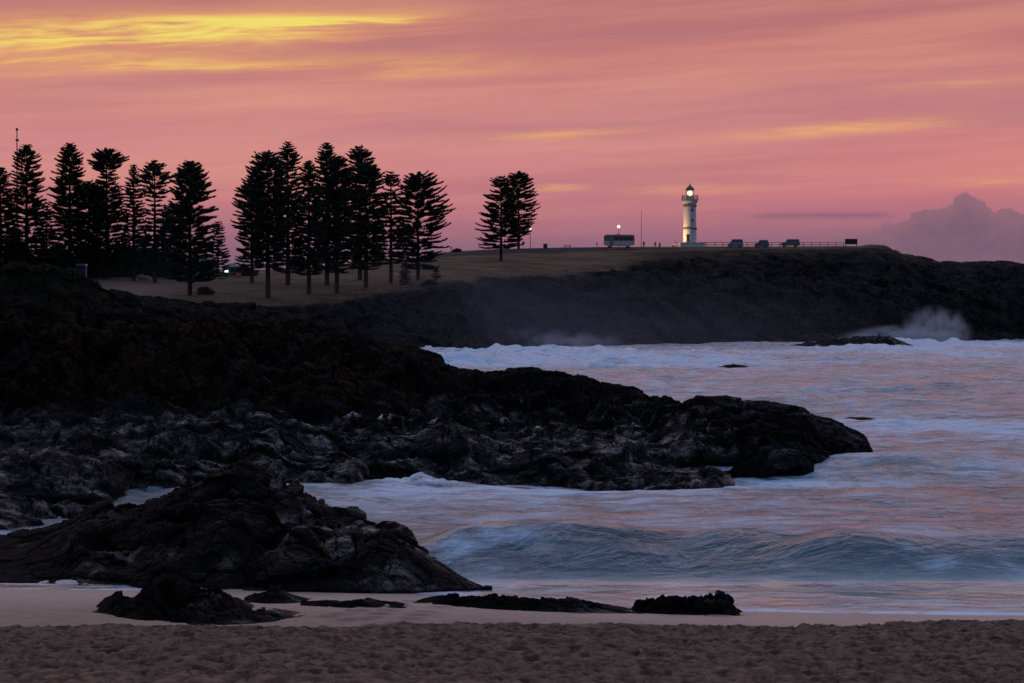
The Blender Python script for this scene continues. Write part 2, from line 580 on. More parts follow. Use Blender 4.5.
def at_near(pxv, seg, s):
    i = np.clip(pxv, px[0], px[-1])
    Y = np.interp(i, px, near_cur[seg][0]) * (1 - s) + np.interp(i, px, near_cur[seg + 1][0]) * s
    z = np.interp(i, px, near_cur[seg][1]) * (1 - s) + np.interp(i, px, near_cur[seg + 1][1]) * s
    return Vector(((pxv - 512) / F * Y, Y, z))


# --- beach
def waterline(X):
    """distance of the water's edge"""
    return np.interp(X, [-20, -9, -5, -2, 1, 4, 8, 20], [36.6, 36.6, 36.6, 36.2, 35.0, 33.8, 33.4, 33.0])


def sand_z(X, Y): return (waterline(X) - Y) / 12.0


def sand_at(pxv, py):
    lo, hi = 15.0, 60.0
    for _ in range(40):
        m = (lo + hi) / 2
        if ZP(py, m) > float(sand_z((pxv - 512) / F * m, m)): lo = m
        else: hi = m
    return W(pxv, py, (lo + hi) / 2)


pxb = np.arange(-330, 1355, 1.25)
Yb = np.concatenate([np.linspace(12, 20, 30, endpoint=False), np.linspace(20, 33.5, 330, endpoint=False), np.linspace(33.5, 42, 60)])
PX, YY = np.meshgrid(pxb, Yb)
XX = (PX - 512) / F * YY
ZZ = sand_z(XX, YY)
fl = np.stack([XX.ravel(), YY.ravel(), np.zeros(XX.size)], 1)
dist = (waterline(XX) - YY).ravel()
edgew = np.interp(PX.ravel(), [0, 300, 600, 1024], [10.2, 9.8, 5.9, 1.7]) + 0.7 * perlin(fl * np.array([0.35, 0.35, 0]) + 3.3) + 0.3 * perlin(fl * np.array([1.6, 1.6, 0]) + 9.3)
tram = sstep(dist, edgew - 0.25, edgew + 0.5)
f1, f2, cid = worley(fl * np.array([3.9, 2.7, 0]) + np.array([0, 0, 0.5]))
g1_, g2_, gid = worley(fl * np.array([8.2, 5.6, 0]) + np.array([4.2, 1.1, 0.5]))
pit = -0.10 * (1 - sstep(f1, 0.10, 0.42)) * (cid > 0.35) - 0.055 * (1 - sstep(g1_, 0.08, 0.40)) * (gid > 0.40)
rim = 0.035 * np.exp(-((f1 - 0.52) / 0.12) ** 2)
lump = 0.045 * fbm(fl * np.array([1.1, 1.1, 0]), 3) + 0.026 * fbm(fl * np.array([5, 5, 0]), 3)
ZZ = ZZ.ravel() + tram * (pit + rim + lump + 0.05) + (1 - tram) * 0.012 * fbm(fl * np.array([0.5, 0.9, 0]), 2)
# footprints that lead down to the water
prints = []
for (a, b, n) in (((325, 618), (408, 603), 9), ((352, 622), (415, 605), 8), ((398, 624), (440, 608), 5), ((0, 632), (300, 632), 11)):
    for i in range(n):
        t = i / (n - 1)
        q = sand_at(a[0] + (b[0] - a[0]) * t + random.Random(i + n).uniform(-6, 6), a[1] + (b[1] - a[1]) * t + random.Random(i * 7 + n).uniform(-1.5, 1.5))
        prints.append((q.x, q.y))
for qx, qy in prints:
    r2 = ((fl[:, 0] - qx) / 0.17) ** 2 + ((fl[:, 1] - qy) / 0.20) ** 2
    ZZ -= 0.10 * np.exp(-r2 * r2) * (1 - tram) - 0.02 * np.exp(-((np.sqrt(r2) - 1.4) / 0.35) ** 2) * (1 - tram)
wetb = (1 - tram) * sstep(dist, 9.0, 1.0)
me = np_mesh('beach_sand', np.stack([fl[:, 0], fl[:, 1], ZZ], 1), grid_quads(len(Yb), len(pxb)), True, {'wet': wetb, 'tram': tram})
m, out = mat_new('sand')
co = objco()
nb = noise(co, 3.0, 6.0, 0.6); nf = noise(co, 60.0, 3.0, 0.7)
c = mix(smooth(nb, 0.3, 0.7), (.34, .21, .148), (.44, .275, .195))
crumb = noise(vec(sepv(co)[0] * 5.0, sepv(co)[1] * 3.5, 4.0), 1.0, 5.0, 0.7)
c = mix(attr('tram') * 0.92, c, mix(smooth(crumb * 0.65 + nb * 0.35, 0.40, 0.60), (.040, .020, .014), (.22, .125, .084)))
c = mix(attr('wet') * 0.40, c, (.26, .17, .13))
r = attr('wet') * (-0.50) + 0.92
b = bsdf(c, r, attr('wet') * 0.45 + 0.1, normal=bumpn(nf * 0.5 + noise(co, 14.0, 4.0, 0.6) * attr('tram'), 0.5, 0.03))
NT.links.new(b.outputs[0], out.inputs[0])
tag(link('beach_sand', me, m), 'pinkish brown beach sand, smooth near the water and trampled in front', 'beach', kind='structure')

# --- sea
pys = np.concatenate([np.array([318.6, 319.2, 320, 321, 322.5, 324, 326, 328, 330, 332, 334, 336, 338]), np.arange(339, 372, 0.45),
                      np.arange(372, 480, 0.6), np.arange(480, 625, 0.5)])
Ys = (F * H / (pys - HY))[::-1]
tx = np.linspace(-0.40, 0.40, 1150)
YY, TT = np.meshgrid(Ys, tx, indexing='ij')
XX = TT * YY
X = XX.ravel(); Y = YY.ravel()
pxx = TT.ravel() * F + 512
xy = np.stack([X, Y, np.zeros_like(X)], 1)
far = sstep(Y, 40, 160)
z = (0.05 + 0.38 * far) * fbm(xy * np.array([0.10, 0.18, 0]) + 4.4, 4) * sstep(Y, 35, 44)
z += (0.065 + 0.07 * far) * fbm(xy * np.array([0.55, 0.8, 0]) + 1.4, 4) * sstep(Y, 35, 41)
z += 0.16 * sstep(Y, 44, 70) * np.sin(2 * np.pi * (Y + 0.2 * X + 2.5 * perlin(xy * 0.06)) / 13.0)
z += 0.008 * fbm(xy * np.array([0.8, 2.0, 0]), 2)
foam = np.zeros_like(X)


def wave(Yc, hpx, hs, front, backw, wob, seed, fo=0.0):
    global z, foam
    yc = Yc + wob * perlin(xy * np.array([0.16, 0, 0]) + seed) + 0.25 * perlin(xy * np.array([0.7, 0, 0]) + seed)
    dd = Y - yc
    sh = np.where(dd < 0, np.exp(-np.abs(dd / front) ** 1.8), np.exp(-(dd / backw) ** 2))
    hh = np.interp(pxx, hpx, hs) * (1 + 0.25 * perlin(xy * np.array([0.5, 0, 0]) + seed + 2))
    z += hh * sh
    foam -= 0.55 * np.exp(-((dd + front * 0.6) / (front * 1.2)) ** 2) * np.clip(hh * 1.5, 0, 1)
    foam += fo * np.exp(-((dd + front * 0.9) / (front * 0.9)) ** 2) * np.clip(hh * 1.6, 0, 1) * np.clip(0.15 + 1.9 * fbm(xy * np.array([0.7, 0.55, 0]) + seed, 4), 0, 1.8)


wave(41.2, [330, 400, 450, 600, 720, 790, 860, 1024, 1200], [0, .25, .60, .75, .62, .42, .3, .35, .3], 1.3, 2.6, 1.1, 3.3, 0.50)
wave(39.3, [690, 760, 850, 930, 1024, 1200], [0, .28, .60, .46, .40, .3], 1.2, 2.0, 0.8, 8.8, 1.15)
wave(66.0, [760, 830, 900, 980, 1024], [0, .2, .35, .3, .2], 1.8, 3.0, 0.7, 12.2, 0.2)
wave(84.0, [820, 880, 940, 1024, 1200], [.1, .4, .5, .4, .3], 3.0, 5.0, 1.5, 15.2, 0.8)
wave(56.0, [600, 700, 800, 1024, 1200], [.0, .12, .16, .22, .2], 1.8, 3.0, 0.9, 18.2, 0.0)
wave(260.0, [440, 520, 700, 800], [.6, 1.0, .5, .1], 9.0, 12.0, 6.0, 21.2, 0.8)
# foam fields: picture centre, half sizes, strength
for (fx, fy, rx, ry, a) in ((540, 356, 120, 8, 1.3), (470, 361, 60, 6, 1.0), (680, 360, 110, 5, .9), (800, 353, 80, 3, .6), (940, 343, 75, 5, 1.9), (905, 351, 60, 6, 1.5),
                            (420, 484, 55, 8, .9), (560, 489, 130, 6, 1.0), (700, 489, 70, 5, .9), (790, 482, 110, 6, .9), (905, 425, 70, 7, 1.1),
                            (960, 434, 110, 10, .8), (880, 462, 60, 6, .6), (870, 556, 50, 12, .55), (480, 566, 70, 8, .35),
                            (330, 482, 50, 4, .3), (140, 498, 50, 8, -.6), (20, 525, 60, 6, -.5), (1000, 470, 90, 6, .35), (600, 505, 200, 8, .25)):
    yc = YG(fy); xc = (fx - 512) / F * yc
    sy = yc * yc / (F * H) * ry; sx = rx / F * yc
    foam += a * np.exp(-((X - xc) / sx) ** 2 - ((Y - yc) / sy) ** 2)
# the surf running up at the water's edge, and a splash against the ledge
dw = Y - waterline(X)
foam += 0.9 * np.exp(-((dw - 0.1 - 0.25 * perlin(xy * 0.6)) / 0.28) ** 2) + 0.25 * np.exp(-((dw - 1.6) / 0.7) ** 2)
yc = YG(484)
z += 0.26 * np.exp(-((pxx - 415) / 45) ** 2 - ((Y - yc) / 1.0) ** 2) * (1 + 0.7 * fbm(xy * np.array([1.4, 0.9, 0]), 4))
z += 0.9 * np.clip(foam, 0, 1.2) * far * np.clip(fbm(xy * np.array([0.22, 0.12, 0]) + 6.6, 4), -0.2, 1.2)
z = np.where(dw < 1.5, z * np.clip(dw / 1.5, 0, 1), z)
thin = sstep(Y, 40.0, 37.2)
me = np_mesh('sea', np.stack([X, Y, z], 1), grid_quads(len(Ys), len(tx)), True, {'foam': foam, 'thin': thin})
m, out = mat_new('sea_water')
co = objco()
x_, y_, z_ = sepv(co)
s1 = noise(vec(x_ * 0.62, y_ * 0.85, 0.0), 1.0, 6.0, 0.62, 0.6)
s2 = noise(vec(x_ * 2.1, y_ * 2.4, 3.0), 1.0, 5.0, 0.65, 0.5)
s3 = noise(vec(x_ * 0.12, y_ * 0.19, 5.0), 1.0, 5.0, 0.6, 0.4)
s4 = noise(vec(x_ * 0.030, y_ * 0.045, 8.0), 1.0, 6.0, 0.65, 0.4)
farm = smooth(y_, 60.0, 200.0)
hgt = s1 * 0.8 + s2 * 0.14 + s3 * 1.6 + s4 * 5.0 * farm
nrm = bumpn(hgt * (1.0 - attr('thin') * 0.86), 1.0, 0.60)
pat = (s1 - 0.5) * 1.5 + (s3 - 0.5) * 0.9 + (s2 - 0.5) * 0.8 + (s4 - 0.5) * 0.8
fm = attr('foam') * (pat * 1.7 + 0.80) + pat * 1.25 - 0.10 - attr('thin') * 0.35
fac = smooth(fm, -0.55, 0.80) * 0.86 + 0.03
wcol = mix(smooth(s3, 0.35, 0.65), (.012, .040, .060), (.020, .060, .080))
bw = bsdf(wcol, attr('thin') * (-0.08) + 0.17, 0.5, normal=nrm)
put(bw.inputs['IOR'], attr('thin') * 0.8 + 1.62)
bf = bsdf((.58, .76, .92), 0.45, 0.5, normal=nrm)
ms = NT.nodes.new('ShaderNodeMixShader')
put(ms.inputs[0], fac); NT.links.new(bw.outputs[0], ms.inputs[1]); NT.links.new(bf.outputs[0], ms.inputs[2])
NT.links.new(ms.outputs[0], out.inputs[0])
tag(link('sea', me, m), 'smooth long exposure sea with pink reflections and blue white foam', 'sea', kind='structure')
# sea bed below everything, so that no gap shows
sb = MB(); sb.add([(-9000, 30, -1.6), (9000, 30, -1.6), (9000, 30000, -1.6), (-9000, 30000, -1.6)], [(0, 1, 2, 3)])
tag(sb.build('sea_bed', plain('sea_bed_sand', (.06, .06, .06))), 'dark sea bed under the water', 'sea bed', kind='structure')

# --- far headland
M_FAR = rock_mat('headland_rock', (.009, .009, .010), (.038, .032, .030), (.020, .016, .012), 0.2, 0.22)
shore = [(-300, 285, 0), (0, 285, 0), (300, 292, 0), (440, 300, 0), (500, 335, 0), (560, 352, 0), (640, 372, 0), (700, 392, 0), (780, 412, 0), (880, 430, 0), (1024, 448, 0), (1400, 490, 0)]
fshelf = [(p, Y + 7, 1.6) for p, Y, z0 in shore]
fmid = [P(-300, 320, 296), P(0, 320, 296), P(300, 318, 304), P(440, 318, 322), P(500, 312, 358), P(560, 306, 378), P(640, 300, 398), P(700, 296, 418), P(780, 292, 436), P(880, 290, 452), P(1024, 290, 468), P(1400, 290, 500)]
ftop = [P(-300, 296, 300), P(0, 296, 300), P(150, 300, 302), P(260, 305, 306), P(340, 301, 314), P(400, 293, 328), P(440, 286, 345), P(480, 277, 378), P(560, 277, 402), P(600, 271, 420), P(640, 263, 440),
        P(700, 257, 462), P(760, 255, 474), P(860, 252, 484), P(890, 252, 486), P(905, 258, 488), P(930, 262, 490), P(1024, 266, 496), P(1400, 268, 510)]
fsky = [P(-300, 266, 420), P(0, 268, 420), P(150, 272, 415), P(240, 271, 425), P(340, 265, 440), P(420, 257, 470), P(450, 251.5, 495), P(500, 249, 505), P(560, 247.5, 512), P(700, 246.5, 515), P(780, 246.5, 517), P(862, 246, 519),
        P(866, 244.5, 519), P(886, 245, 519), P(890, 248, 519), P(900, 253.5, 518), P(912, 256, 518), P(928, 257.5, 518), P(934, 262, 518), P(960, 263.5, 519), P(985, 262, 520), P(1000, 261, 520), P(1010, 262.5, 520), P(1040, 263, 522), P(1400, 266, 540)]
fback = [(p, Y + 40, z0 - 0.6) for p, Y, z0 in fsky]
fdrop = [(p, Y + 90, -2.0) for p, Y, z0 in fsky]
funder = [(p, Y - 4, -2.0) for p, Y, z0 in shore]
pxf = np.arange(-300, 1401, 1.6)
Pf, vf, far_cur = loft([fdrop, fback, fsky, ftop, fmid, fshelf, shore, funder], [8, 8, 60, 45, 45, 14, 6], pxf, 5)
nr, nc = Pf.shape[:2]
N = grid_normals(Pf)
if N[nr // 2, nc // 2, 2] < 0: N = -N
flat = Pf.reshape(-1, 3); vv = np.repeat(vf, nc); pxs = np.tile(pxf, nr)
d = rock_disp(flat, 0.9, 0.45, 0.06, 4.0, (0.25, -0.5, -0.8))
lawn_w = np.interp(pxs, [0, 600, 660, 900, 930], [0.0, 0.0, 0.45, 0.6, 1.0])
amp = np.interp(vv, [0, 1.9, 2.05, 2.7, 3.0, 3.4, 5.2, 7], [0.5, 0.0, 0.0, 0.03, 0.30, 0.9, 0.7, 0.4])
amp = np.maximum(amp, 0.22 * lawn_w * np.exp(-((vv - 2.55) / 0.35) ** 2))
amp = np.where((pxs > 895) & (vv > 1.5) & (vv < 3), np.maximum(amp, 0.25), amp)
Pd = flat + N.reshape(-1, 3) * (d * amp)[:, None]
gedge = vv + 0.12 * fbm(flat * 0.06, 3)
grass = sstep(gedge, 3.12, 2.92)
bare = np.exp(-((pxs - 140) / 42) ** 2) * sstep(vv, 2.2, 2.45) * (1 - sstep(vv, 2.98, 3.1))
scrub = sstep(pxs, 600, 680) * sstep(vv, 2.15, 2.6) + sstep(pxs, 895, 925)
z_attr = np.zeros(len(Pd))
me = np_mesh('far_headland', Pd, grid_quads(nr, nc), False, {'wet': sstep(Pd[:, 2], 4, 0.5) * 0.25, 'brown': z_attr, 'grass': z_attr, 'lawn': grass, 'bare': bare, 'scrub': np.clip(scrub, 0, 1)})
me.materials.append(M_FAR)
NT = M_FAR.node_tree
pb = [n for n in NT.nodes if n.type == 'BSDF_PRINCIPLED'][0]
src = S(pb.inputs['Base Color'].links[0].from_socket)
co = objco()
gn = noise(co, 0.12, 6.0, 0.65)
gc = mix(smooth(gn, 0.35, 0.65), (.100, .062, .036), (.210, .132, .074))
sc_ = mix(smooth(noise(co, 0.3, 5.0, 0.7), 0.4, 0.6), (.012, .009, .008), (.070, .045, .028))
gc = mix(attr('scrub'), gc, sc_)
gc = mix(attr('bare'), gc, (.24, .155, .115))
put(pb.inputs['Base Color'], mix(attr('lawn'), src, gc))
link('far_headland', me)
tag(bpy.data.objects['far_headland'], 'dark cliffed headland with dry lawn on top, carrying the lighthouse', 'headland', kind='structure')


def far_at(pxv, py):
    """point of the headland's top surface seen at a picture position"""
    def cu(k, j): return float(np.interp(pxv, pxf, far_cur[k][j]))
    Y2, z2, Y1, z1 = cu(3, 0), cu(3, 1), cu(2, 0), cu(2, 1)
    k = (HY - py) / F
    den = (z1 - z2) - k * (Y1 - Y2)
    s = (k * Y2 - z2 + H) / den if abs(den) > 1e-6 else 1.0
    s = min(max(s, -0.05), 0.97)
    Y = Y2 + s * (Y1 - Y2)
    return Vector(((pxv - 512) / F * Y, Y, z2 + s * (z1 - z2)))


# road over the lawn towards the lighthouse
rv = []; rp = [(436, 256.5), (460, 254.5), (490, 252.5), (520, 251.3), (560, 250.2), (600, 249.0), (640, 248.3), (680, 247.9)]
for a, b in rp:
    p = far_at(a, b); rv += [p + Vector((0, -7, 0)), p + Vector((0, 9, 0))]
def surf_z(v):
    pxv = v.x / v.y * F + 512
    Y2, z2, Y1, z1 = (float(np.interp(pxv, pxf, far_cur[k][j])) for k, j in ((3, 0), (3, 1), (2, 0), (2, 1)))
    s = min(max((v.y - Y2) / (Y1 - Y2), 0), 1)
    return z2 + s * (z1 - z2)
rv = [Vector((v.x, v.y, surf_z(v) + 0.06)) for v in rv]
sb = MB(); sb.add(rv, [(2 * i, 2 * i + 2, 2 * i + 3, 2 * i + 1) for i in range(len(rp) - 1)], True)
tag(sb.build('road', plain('asphalt', (.035, .036, .044), 0.95, 0.05, sc=0.5)), 'grey asphalt road crossing the lawn to the lighthouse', 'road', kind='structure')



def on_near(pxv, py):
    """the point of the near headland seen at a picture position"""
    q = NEAR
    e = np.abs(q[:, 0] / q[:, 1] * F + 512 - pxv) + np.abs(HY - (q[:, 2] - H) / q[:, 1] * F - py)
    c = np.argsort(e)[:12]
    i = c[np.argmin(q[c, 1])]
    return Vector(q[i])


# ------------------------------------------------------------------ rocks that stand by themselves
def rock_thing(name, label, cat, sky, base, disp=(0.5, 0.35, 0.09), s=1.0, rows=(10, 70, 60, 6), step=0.8, bulge=0.55, group=None, amp_end=0.2):
    """sky / base: (px, py, Y) outlines of the top and of the foot of the rock"""
    p0 = min(e[0] for e in sky); p1 = max(e[0] for e in sky)
    px_ = np.arange(p0, p1 + step, step)
    sk = [P(*e) for e in sky]
    bs = [P(*e) for e in base]
    cx = [e[0] for e in bs]
    by = lambda p: np.interp(p, cx, [e[1] for e in bs])
    bz = lambda p: np.interp(p, cx, [e[2] for e in bs])
    back = [(p, Y + max(0.5, (Y - by(p)) * 0.8), bz(p) - 0.5) for p, Y, z_ in sk]
    mid = [(p, by(p) + (Y - by(p)) * 0.35, bz(p) + (z_ - bz(p)) * bulge) for p, Y, z_ in sk]
    und = [(p, Y - 0.25, z_ - 0.5) for p, Y, z_ in bs]
    A, v_, _c = loft([back, sk, mid, bs, und], rows, px_, 5)
    Nn = grid_normals(A)
    if Nn[A.shape[0] // 2, A.shape[1] // 2, 2] < 0: Nn = -Nn
    fl_ = A.reshape(-1, 3); v2 = np.repeat(v_, A.shape[1]); p2 = np.tile(px_, A.shape[0])
    hgt_ = np.tile(np.interp(px_, [e[0] for e in sk], [e[2] for e in sk]) - bz(px_), A.shape[0])
    am = np.interp(v2, [0, 1, 2, 3, 4], [0.6, 0.7, 1.0, 0.5, 0.3]) * np.clip(hgt_ / (0.9 * s), amp_end, 1)
    D = fl_ + Nn.reshape(-1, 3) * (rock_disp(fl_ + 3.0, *disp, s) * am)[:, None]
    we = sstep(fbm(D * 0.8, 3) + np.interp(p2, [p0, (p0 + p1) / 2, p1], [-1.0, -0.25, 0.45]), -0.4, 0.6)
    z0 = np.zeros(len(D))
    c0 = Vector((float((D[:, 0].min() + D[:, 0].max()) / 2), float(np.mean(D[:, 1])), float(D[:, 2].min())))
    me_ = np_mesh(name, D - np.array(c0), grid_quads(*A.shape[:2]), ROCK_SMOOTH, {'wet': we, 'brown': z0 + 0.3, 'grass': z0})
    o_ = link(name, me_, M_ROCK); o_.location = c0
    return tag(o_, label, cat, group)


ROCK_SMOOTH = False
rock_thing('rock_outcrop', 'biggest black rock mound, standing on the sand at the left in front of the headland', 'rock',
           [(-160, 530, 44), (-60, 545, 44), (0, 538, 44), (50, 526, 44), (85, 512, 44), (105, 505, 44), (140, 501, 44), (165, 494, 44), (190, 484, 43.5), (215, 477, 43), (240, 473, 43), (262, 477, 43), (280, 486, 42.5),
            (300, 490, 42), (332, 503, 42), (360, 507, 41.2), (385, 515, 40.5), (400, 529, 39.8), (415, 544, 39), (430, 557, 38.3), (445, 567, 37.7), (460, 576, 37.3), (475, 583, 37.0), (492, 587.5, 36.8)],
           [(-160, 582, 37.3), (0, 581, 37.6), (30, 581, 37.6), (100, 585, 37.0), (200, 590, 36.4), (300, 593, 36.0), (400, 593, 36.0), (440, 590, 36.4), (470, 589, 36.5), (492, 588.5, 36.6)],
           disp=(0.75, 0.36, 0.025), rows=(10, 110, 100, 8), step=0.8)


def on_sand(px_, py_): return (px_, py_, sand_at(px_, py_).y)


def sand_rock(label, sky, base, depth, s, disp=(0.6, 0.85, 0.16), group='low black rocks on the sand'):
    bs = [on_sand(*e) for e in base]
    cx = [e[0] for e in bs]; cy = [e[1] for e in bs]; cY = [e[2] for e in bs]
    sk = [(p, y, float(np.interp(p, cx, cY)) + depth) for p, y in sky]
    rock_thing('beach_rock', label, 'rock', sk, bs, disp, s, (6, 60, 44, 4), 0.45, 0.6, group, 0.12)


sand_rock('knobbly black rock at the left on the sand, just in front of the big mound',
          [(92, 609), (104, 598), (120, 592), (132, 597), (145, 589), (158, 582), (176, 580), (196, 583), (214, 590), (236, 597), (254, 605)],
          [(92, 612), (110, 616), (140, 621), (180, 624), (220, 622), (254, 612)], 1.6, 0.38)
sand_rock('flat black rock tongue on the sand at the right foot of the knobbly rock',
          [(176, 622), (195, 616), (215, 614), (236, 611), (256, 610), (276, 609), (292, 611), (306, 614)],
          [(176, 626), (205, 627), (240, 625), (275, 622), (306, 615)], 0.9, 0.24)
sand_rock('small flat black rock on pale sand between the knobbly rock and the big mound',
          [(244, 598), (256, 592), (268, 590), (282, 592), (296, 596), (312, 599)],
          [(244, 602), (265, 604), (285, 604), (312, 602)], 0.8, 0.24)
sand_rock('thin dark strip of rock in front of the foam beside the big mound',
          [(300, 602), (322, 600), (345, 601), (362, 599), (380, 601), (396, 602), (412, 605)],
          [(300, 607), (340, 609), (375, 609), (412, 607)], 0.6, 0.20)
sand_rock('long low black rock ridge on the sand at the edge of the pink water',
          [(412, 602), (432, 597), (455, 594.5), (480, 595), (505, 596.5), (530, 597), (548, 600), (565, 598), (585, 601), (604, 603), (622, 607), (652, 612)],
          [(412, 604), (440, 606), (480, 609), (530, 612), (580, 613.5), (620, 614), (652, 614.5)], 0.8, 0.26)
sand_rock('rounded black rock with a grey shine, rightmost on the wet sand',
          [(630, 609), (638, 600), (652, 596), (668, 594.5), (684, 596), (700, 598), (710, 595.5), (722, 596), (732, 603), (738, 608), (745, 614)],
          [(630, 613), (660, 614.5), (700, 615.5), (730, 616), (745, 615.5)], 0.8, 0.28)
# rocks awash
rock_thing('skerry', 'small dark rock awash in the foam far out before the cliffs', 'rock',
           [(712, 369, 206), (724, 366, 206), (734, 364.5, 206), (746, 366, 206), (760, 368.5, 206)], [(712, 370, 203), (735, 370, 202), (760, 370, 203)],
           (0.4, 0.4, 0.1), 1.6, (6, 12, 10, 4), 1.0)
rock_thing('reef_platform', 'long dark wave washed rock shelf below the cliffs beside the spray plume', 'rock',
           [(776, 348, 360), (800, 343, 360), (830, 338, 362), (860, 336, 364), (884, 337, 366), (900, 341, 366), (914, 345, 366)], [(776, 349.5, 345), (840, 349, 348), (914, 348, 350)],
           (0.4, 0.4, 0.1), 2.5, (6, 16, 12, 4), 1.0)
rock_thing('skerry', 'tiny rock tip poking from the water just off the end of the near headland', 'rock',
           [(843, 419, 99), (850, 416.8, 99), (857, 417.4, 99), (864, 416.9, 99), (870, 417.6, 99), (878, 419.2, 99)], [(843, 420.6, 97.6), (862, 421, 97.2), (878, 420.6, 97.6)],
           (0.3, 0.3, 0.1), 0.4, (5, 10, 8, 4), 0.6)

# ------------------------------------------------------------------ Norfolk pines and shrubs
def leaf_mat(name, a, b_):
    m_, o_ = mat_new(name)
    c_ = mix(noise(objco(), 0.8, 4.0), a, b_)
    b2_ = bsdf(c_, 0.8, 0.15)
    NT.links.new(b2_.outputs[0], o_.inputs[0])
    return m_


M_PINE = leaf_mat('pine_needles', (.018, .026, .018), (.042, .054, .032))
M_SCRUB = leaf_mat('scrub_leaves', (.014, .018, .011), (.035, .038, .020))
M_BARK = plain('bark', (.040, .030, .026), 0.9, 0.1)


def pyramids(A, B, r):
    """thin three-sided shoots from A to B"""
    d_ = B - A
    d_ /= np.linalg.norm(d_, axis=1)[:, None] + 1e-9
    up = np.where(np.abs(d_[:, 2:3]) > 0.9, np.array([[1.0, 0, 0]]), np.array([[0, 0, 1.0]]))
    u = np.cross(d_, up); u /= np.linalg.norm(u, axis=1)[:, None]
    w = np.cross(d_, u)
    r = np.broadcast_to(np.asarray(r, float), (len(A),))[:, None]
    mid = A + (B - A) * 0.45
    n = len(A)
    V = np.empty((n, 5, 3))
    V[:, 0] = A
    for k in range(3):
        an = 2.0944 * k + 0.5
        V[:, 1 + k] = mid + (u * math.cos(an) + w * math.sin(an)) * r
    V[:, 4] = B
    t = np.array([[0, 2, 1], [0, 3, 2], [0, 1, 3], [1, 2, 4], [2, 3, 4], [3, 1, 4]])
    return V.reshape(-1, 3), (np.arange(n)[:, None, None] * 5 + t[None]).reshape(-1, 3)


PROF = {
    'cone': ([0, .08, .25, .6, .84, .93, 1], [.75, .95, 1, .80, .56, .34, .04]),
    'spire': ([0, .1, .3, .7, .9, 1], [.8, 1, .95, .62, .38, .10]),
    'waist': ([0, .1, .4, .68, .76, .80, .86, .94, 1], [.7, 1, 1, .72, .45, .50, .90, .58, .08]),
    'tuft': ([0, .15, .35, .5, .62, .72, .82, .92, 1], [.75, .9, .85, .50, .45, .85, .95, .60, .08]),
    'oval': ([0, .1, .3, .6, .85, .95, 1], [.55, .75, .95, 1, .76, .42, .05]),
    'lean': ([0, .1, .35, .6, .85, .95, 1], [.6, .75, .95, 1, .72, .40, .12]),
}


def pine_meshes(Ht, R, cb, prof, seed, dens=1.0, side=0.0):
    r = np.random.RandomState(seed)
    A = []; B = []; rad = []
    z_ = cb * Ht
    sp = 0.56 / dens
    rot = r.rand() * 6
    while z_ < Ht * 0.985:
        t = (z_ - cb * Ht) / (Ht * (1 - cb))
        L0 = R * 1.22 * np.interp(t, *PROF[prof])
        nb = r.randint(6, 9)
        rot += 0.6
        for k in range(nb):
            if r.rand() < 0.10: continue
            a = rot + 6.2832 * k / nb + r.normal() * 0.15
            L = L0 * r.uniform(0.70, 1.12) * (1 + side * math.cos(a))
            c = np.array([math.cos(a), math.sin(a), 0])
            sl = np.interp(t, [0, .3, .8, .93, 1], [-0.15, -0.04, 0.12, 0.22, 0.5]) + r.normal() * 0.06
            cur = (0.17 - 0.10 * t) + r.normal() * 0.04
            def pt(s_): return np.array([0, 0, z_]) + c * L * s_ * (1 - 0.1 * s_) + np.array([0, 0, L * (sl * s_ + cur * s_ * s_ * s_)])
            tn = np.array([-c[1], c[0], 0])
            ns = 3
            for i in range(ns): A.append(pt(i / ns)); B.append(pt((i + 1.15) / ns)); rad.append(0.07)
            n = max(5, int(L / 0.18))
            for s_ in np.linspace(0.28 if L > 1.5 else 0.1, 1.0, n):
                p0 = pt(s_); tg = pt(s_ + 0.05) - p0; tg /= np.linalg.norm(tg)
                l = min(1.3, 0.32 * L + 0.25) * (1.15 - 0.6 * s_) * r.uniform(0.75, 1.2)
                for sg in (-1, 1):
                    dr = tg * 0.65 + tn * sg * r.uniform(0.45, 0.95) + np.array([0, 0, r.uniform(0.05, 0.5)])
                    A.append(p0); B.append(p0 + dr / np.linalg.norm(dr) * l); rad.append(0.098)
                if r.rand() < 0.7:
                    dr = tg * 0.7 + np.array([0, 0, r.uniform(0.3, 0.9)])
                    A.append(p0); B.append(p0 + dr / np.linalg.norm(dr) * l * 0.75); rad.append(0.095)
        z_ += sp * r.uniform(0.85, 1.2) * (1.0 if t < 0.8 else 0.7)
    V, T = pyramids(np.array(A), np.array(B), np.array(rad))
    crown = np_mesh('crown', V, T, False)
    mb = MB()
    tr = 0.016 * Ht + 0.04
    zs = [-0.8, 0.0, 0.5, Ht * 0.3, Ht * 0.7, Ht * 0.99]
    rs = [tr * 1.35, tr * 1.25, tr, tr * 0.8, tr * 0.4, 0.05]
    mb.lathe(list(zip(rs, zs)), 9)
    return crown, mb


def pine(pxv, py, top, half, prof, seed, label, cb=0.14, dens=1.0, side=0.0, group=None, Y=None, cat='pine tree', kind='pine_tree'):
    b_ = far_at(pxv, py) if Y is None else W(pxv, py, Y)
    Ht = (py - top) / F * b_.y + 0.3
    t = empty(kind, (b_.x, b_.y, b_.z - 0.3))
    cm_, mb = pine_meshes(Ht, half / F * b_.y, cb, prof, seed, dens, side)
    link('crown', cm_, M_PINE, t)
    mb.build('trunk', M_BARK, t)
    return tag(t, label, cat, group)


